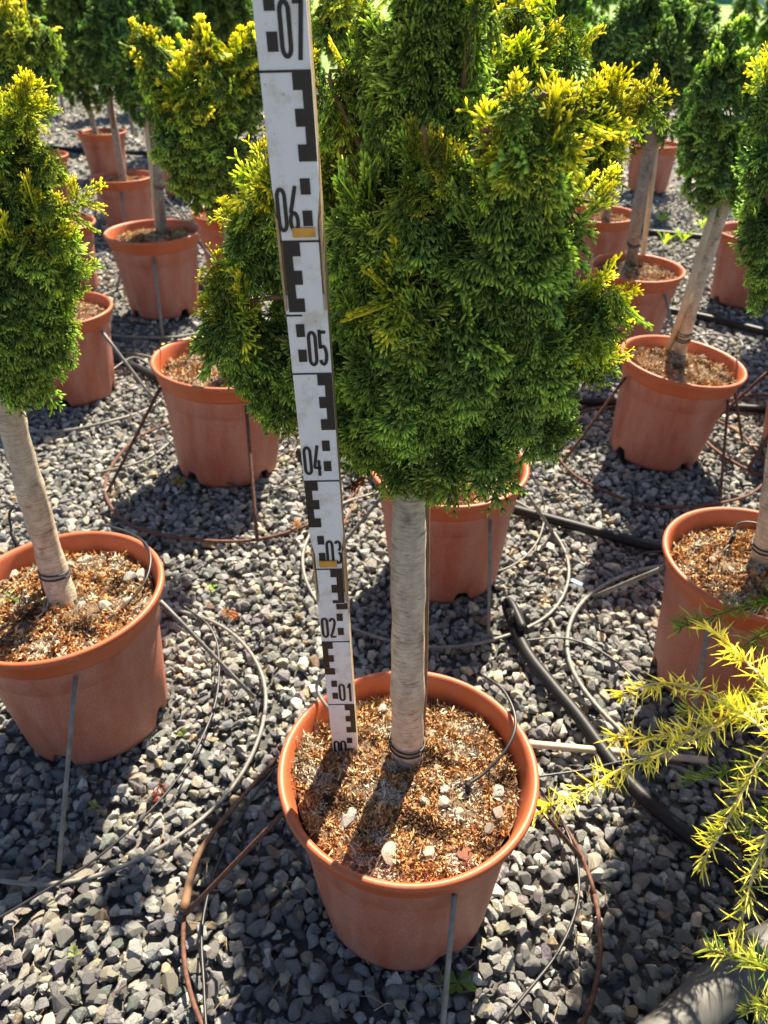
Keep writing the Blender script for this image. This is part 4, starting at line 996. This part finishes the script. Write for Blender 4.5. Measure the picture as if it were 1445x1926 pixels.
def scatter_tufts(name, P, seed, ln, pal, parent, smin, smax, local=False):
    r = np.random.default_rng(seed); Vs, Fs, Cs, o = [], [], [], 0
    for q in P:
        v, f = tuft(r, 6, ln); v = v * r.uniform(smin, smax) + q
        Vs.append(v); Fs.append(f + o); Cs.append(np.repeat((np.array(pal[r.integers(len(pal))]) * r.uniform(.6, 1.1))[None], len(v), 0)); o += len(v)
    ob = mk(name, np.vstack(Vs), np.vstack(Fs), M['crumb'], parent, False, np.vstack(Cs), local); ob['kind'] = 'stuff'; return ob
r_ = np.random.default_rng(12)
mc = []
for u, v, k in [(560, 1425, 70), (572, 1400, 50), (590, 1365, 40), (552, 1450, 40)]:
    c = at(u, v, SOILZ + .012) - np.array([POTS[1][0], POTS[1][1], .003]); mc += [c + r_.normal(0, 1, 3) * [.007, .007, .006] for _ in range(k)]
scatter_tufts('moss_clump', mc, 13, .005, [(.52, .42, .28), (.62, .52, .36), (.40, .30, .17), (.30, .20, .10)], PE[1], .7, 1.3, True)
V, F, C = [], [], []
for _ in range(420):                                     # dry stalks and needles among the stones
    c = at(r_.uniform(0, 1445), r_.uniform(860, 1926), .008); L = r_.uniform(.008, .035); a = r_.uniform(0, 6.28)
    d = np.array([math.cos(a), math.sin(a), r_.normal(0, .15)]); q = np.array([-d[1], d[0], 0]) * .0005; m_ = c + d * L * .5 + r_.normal(0, .002, 3) + [0, 0, .003]; k = len(V)
    V += [c + q, c - q, c + [0, 0, .0008], m_ + q, m_ - q, m_ + [0, 0, .0008], c + d * L]
    F += [(k, k + 1, k + 4), (k, k + 4, k + 3), (k + 1, k + 2, k + 5), (k + 1, k + 5, k + 4), (k + 2, k, k + 3), (k + 2, k + 3, k + 5), (k + 3, k + 4, k + 6), (k + 4, k + 5, k + 6), (k + 5, k + 3, k + 6)]
    C += [np.array([(.34, .22, .12), (.22, .11, .06), (.42, .32, .20)][r_.integers(3)])] * 7
lt = mk('plant_litter', np.array(V), np.array(F), M['crumb'], None, False, np.array(C)); lt['kind'] = 'stuff'; lt['label'] = 'dry brown stalks and needles scattered among the gravel stones'; lt['category'] = 'litter'

# ------------------------------------------------------------------ background
def m_grass():
    m, nt, b = mat('far_grass'); co = coords(nt); f = noise(nt, 2.2, 8, .7, co)
    nt.links.new(ramp(nt, f, [(.3, (.05, .10, .02)), (.5, (.14, .24, .04)), (.7, (.26, .34, .08))]), b.inputs['Base Color']); b.inputs['Roughness'].default_value = .9
    bump(nt, b, f, .8, .1); return m
lawn = mk('lawn', [(-200, 10.5, gz + .010), (200, 10.5, gz + .010), (200, 300, gz + .010), (-200, 300, gz + .010)], [(0, 1, 2, 3)], m_grass()); lawn['kind'] = 'structure'
gtint = np.random.default_rng(4)
far = [(-2.6, 6.2), (-1.95, 6.6), (-1.3, 6.1), (-.65, 6.5), (-2.9, 7.8), (-2.1, 8.2), (-1.2, 7.9), (-.3, 8.4), (.3, 6.4), (.6, 8.2), (1.15, 6.5), (2.05, 7.4), (-3.7, 9.5), (-1.8, 10.2), (1.3, 10.4)]
for k, (x, y) in enumerate(far):
    h = gtint.uniform(.85, 1.25); w = gtint.uniform(.5, .75)
    e = gtree(40 + k, 'far bushy green conifer in the back rows behind the distant pots', x, y, .42, w, h, 260, .08, (.95, 1.1, 1.1), (0, 0), 2.2, 2, 0)
    e['group'] = 'far conifers in the back rows'
def column_tree(key, x, y, h, w):
    lb = [(np.array([x, y, .25]), np.array([x, y, h * .55]), w * .5, w * .42), (np.array([x, y, h * .5]), np.array([x + .03, y, h]), w * .4, w * .06)]
    tree(key, 'slim upright conifer column on the far lawn', [(x, y, 0), (x, y, .2), (x, y, h * .5)], .03, .015, lb, 200, 2, .25, (1.1, 1.15, 1.0), 2.0, 'bark_grey', 'slim conifers on the far lawn')
for k, (u, v, h, w) in enumerate([(1380, 125, 1.35, .42), (1440, 140, 1.3, .45), (1300, 105, 1.5, .5), (1500, 130, 1.4, .5), (1110, 100, 1.6, .55), (1080, 115, 1.3, .45)]):
    p = at(u, v, 0); column_tree(80 + k, p[0], p[1], h, w)
# far shade net and shed
net = empty('shade_net_fence', (14, 58, 0), 'low green shade net fence on posts beyond the lawn', 'fence')
m_net = plain('green_net', (.03, .16, .13), .8, var=.2, scale=3)
V, F = box(8, 22, 57.98, 58.02, .05, 1.9); mk('net', V, F, m_net, net)
for x in np.arange(8, 22.1, 2.0):
    V, F = tube([(x, 57.93, 0), (x, 57.93, 2.1)], .05, 8); mk('post', V, F, M['greypipe'], net, True)
shed = empty('shed', (24, 50, 0), 'pale shed with grey roof beyond the lawn', 'shed')
m_sw = plain('shed_wall', (.62, .62, .60), .7, var=.08, scale=2); m_sr = plain('shed_roof', (.25, .25, .26), .6, var=.1, scale=2)
V, F = box(20, 29, 48, 53, 0, 2.6); mk('wall', V, F, m_sw, shed)
V = [(19.6, 47.6, 2.55), (29.4, 47.6, 2.55), (29.4, 53.4, 2.55), (19.6, 53.4, 2.55), (19.6, 50.5, 3.7), (29.4, 50.5, 3.7)]
mk('roof', V, [(0, 1, 5, 4), (2, 3, 4, 5), (0, 4, 3), (1, 2, 5), (0, 3, 2, 1)], m_sr, shed)
V, F = box(22, 23.1, 47.95, 48.02, .02, 2.1); mk('door', V, F, m_sr, shed)
V, F = box(25, 27, 47.95, 48.02, 1.0, 2.0); mk('window', V, F, M['black'], shed)
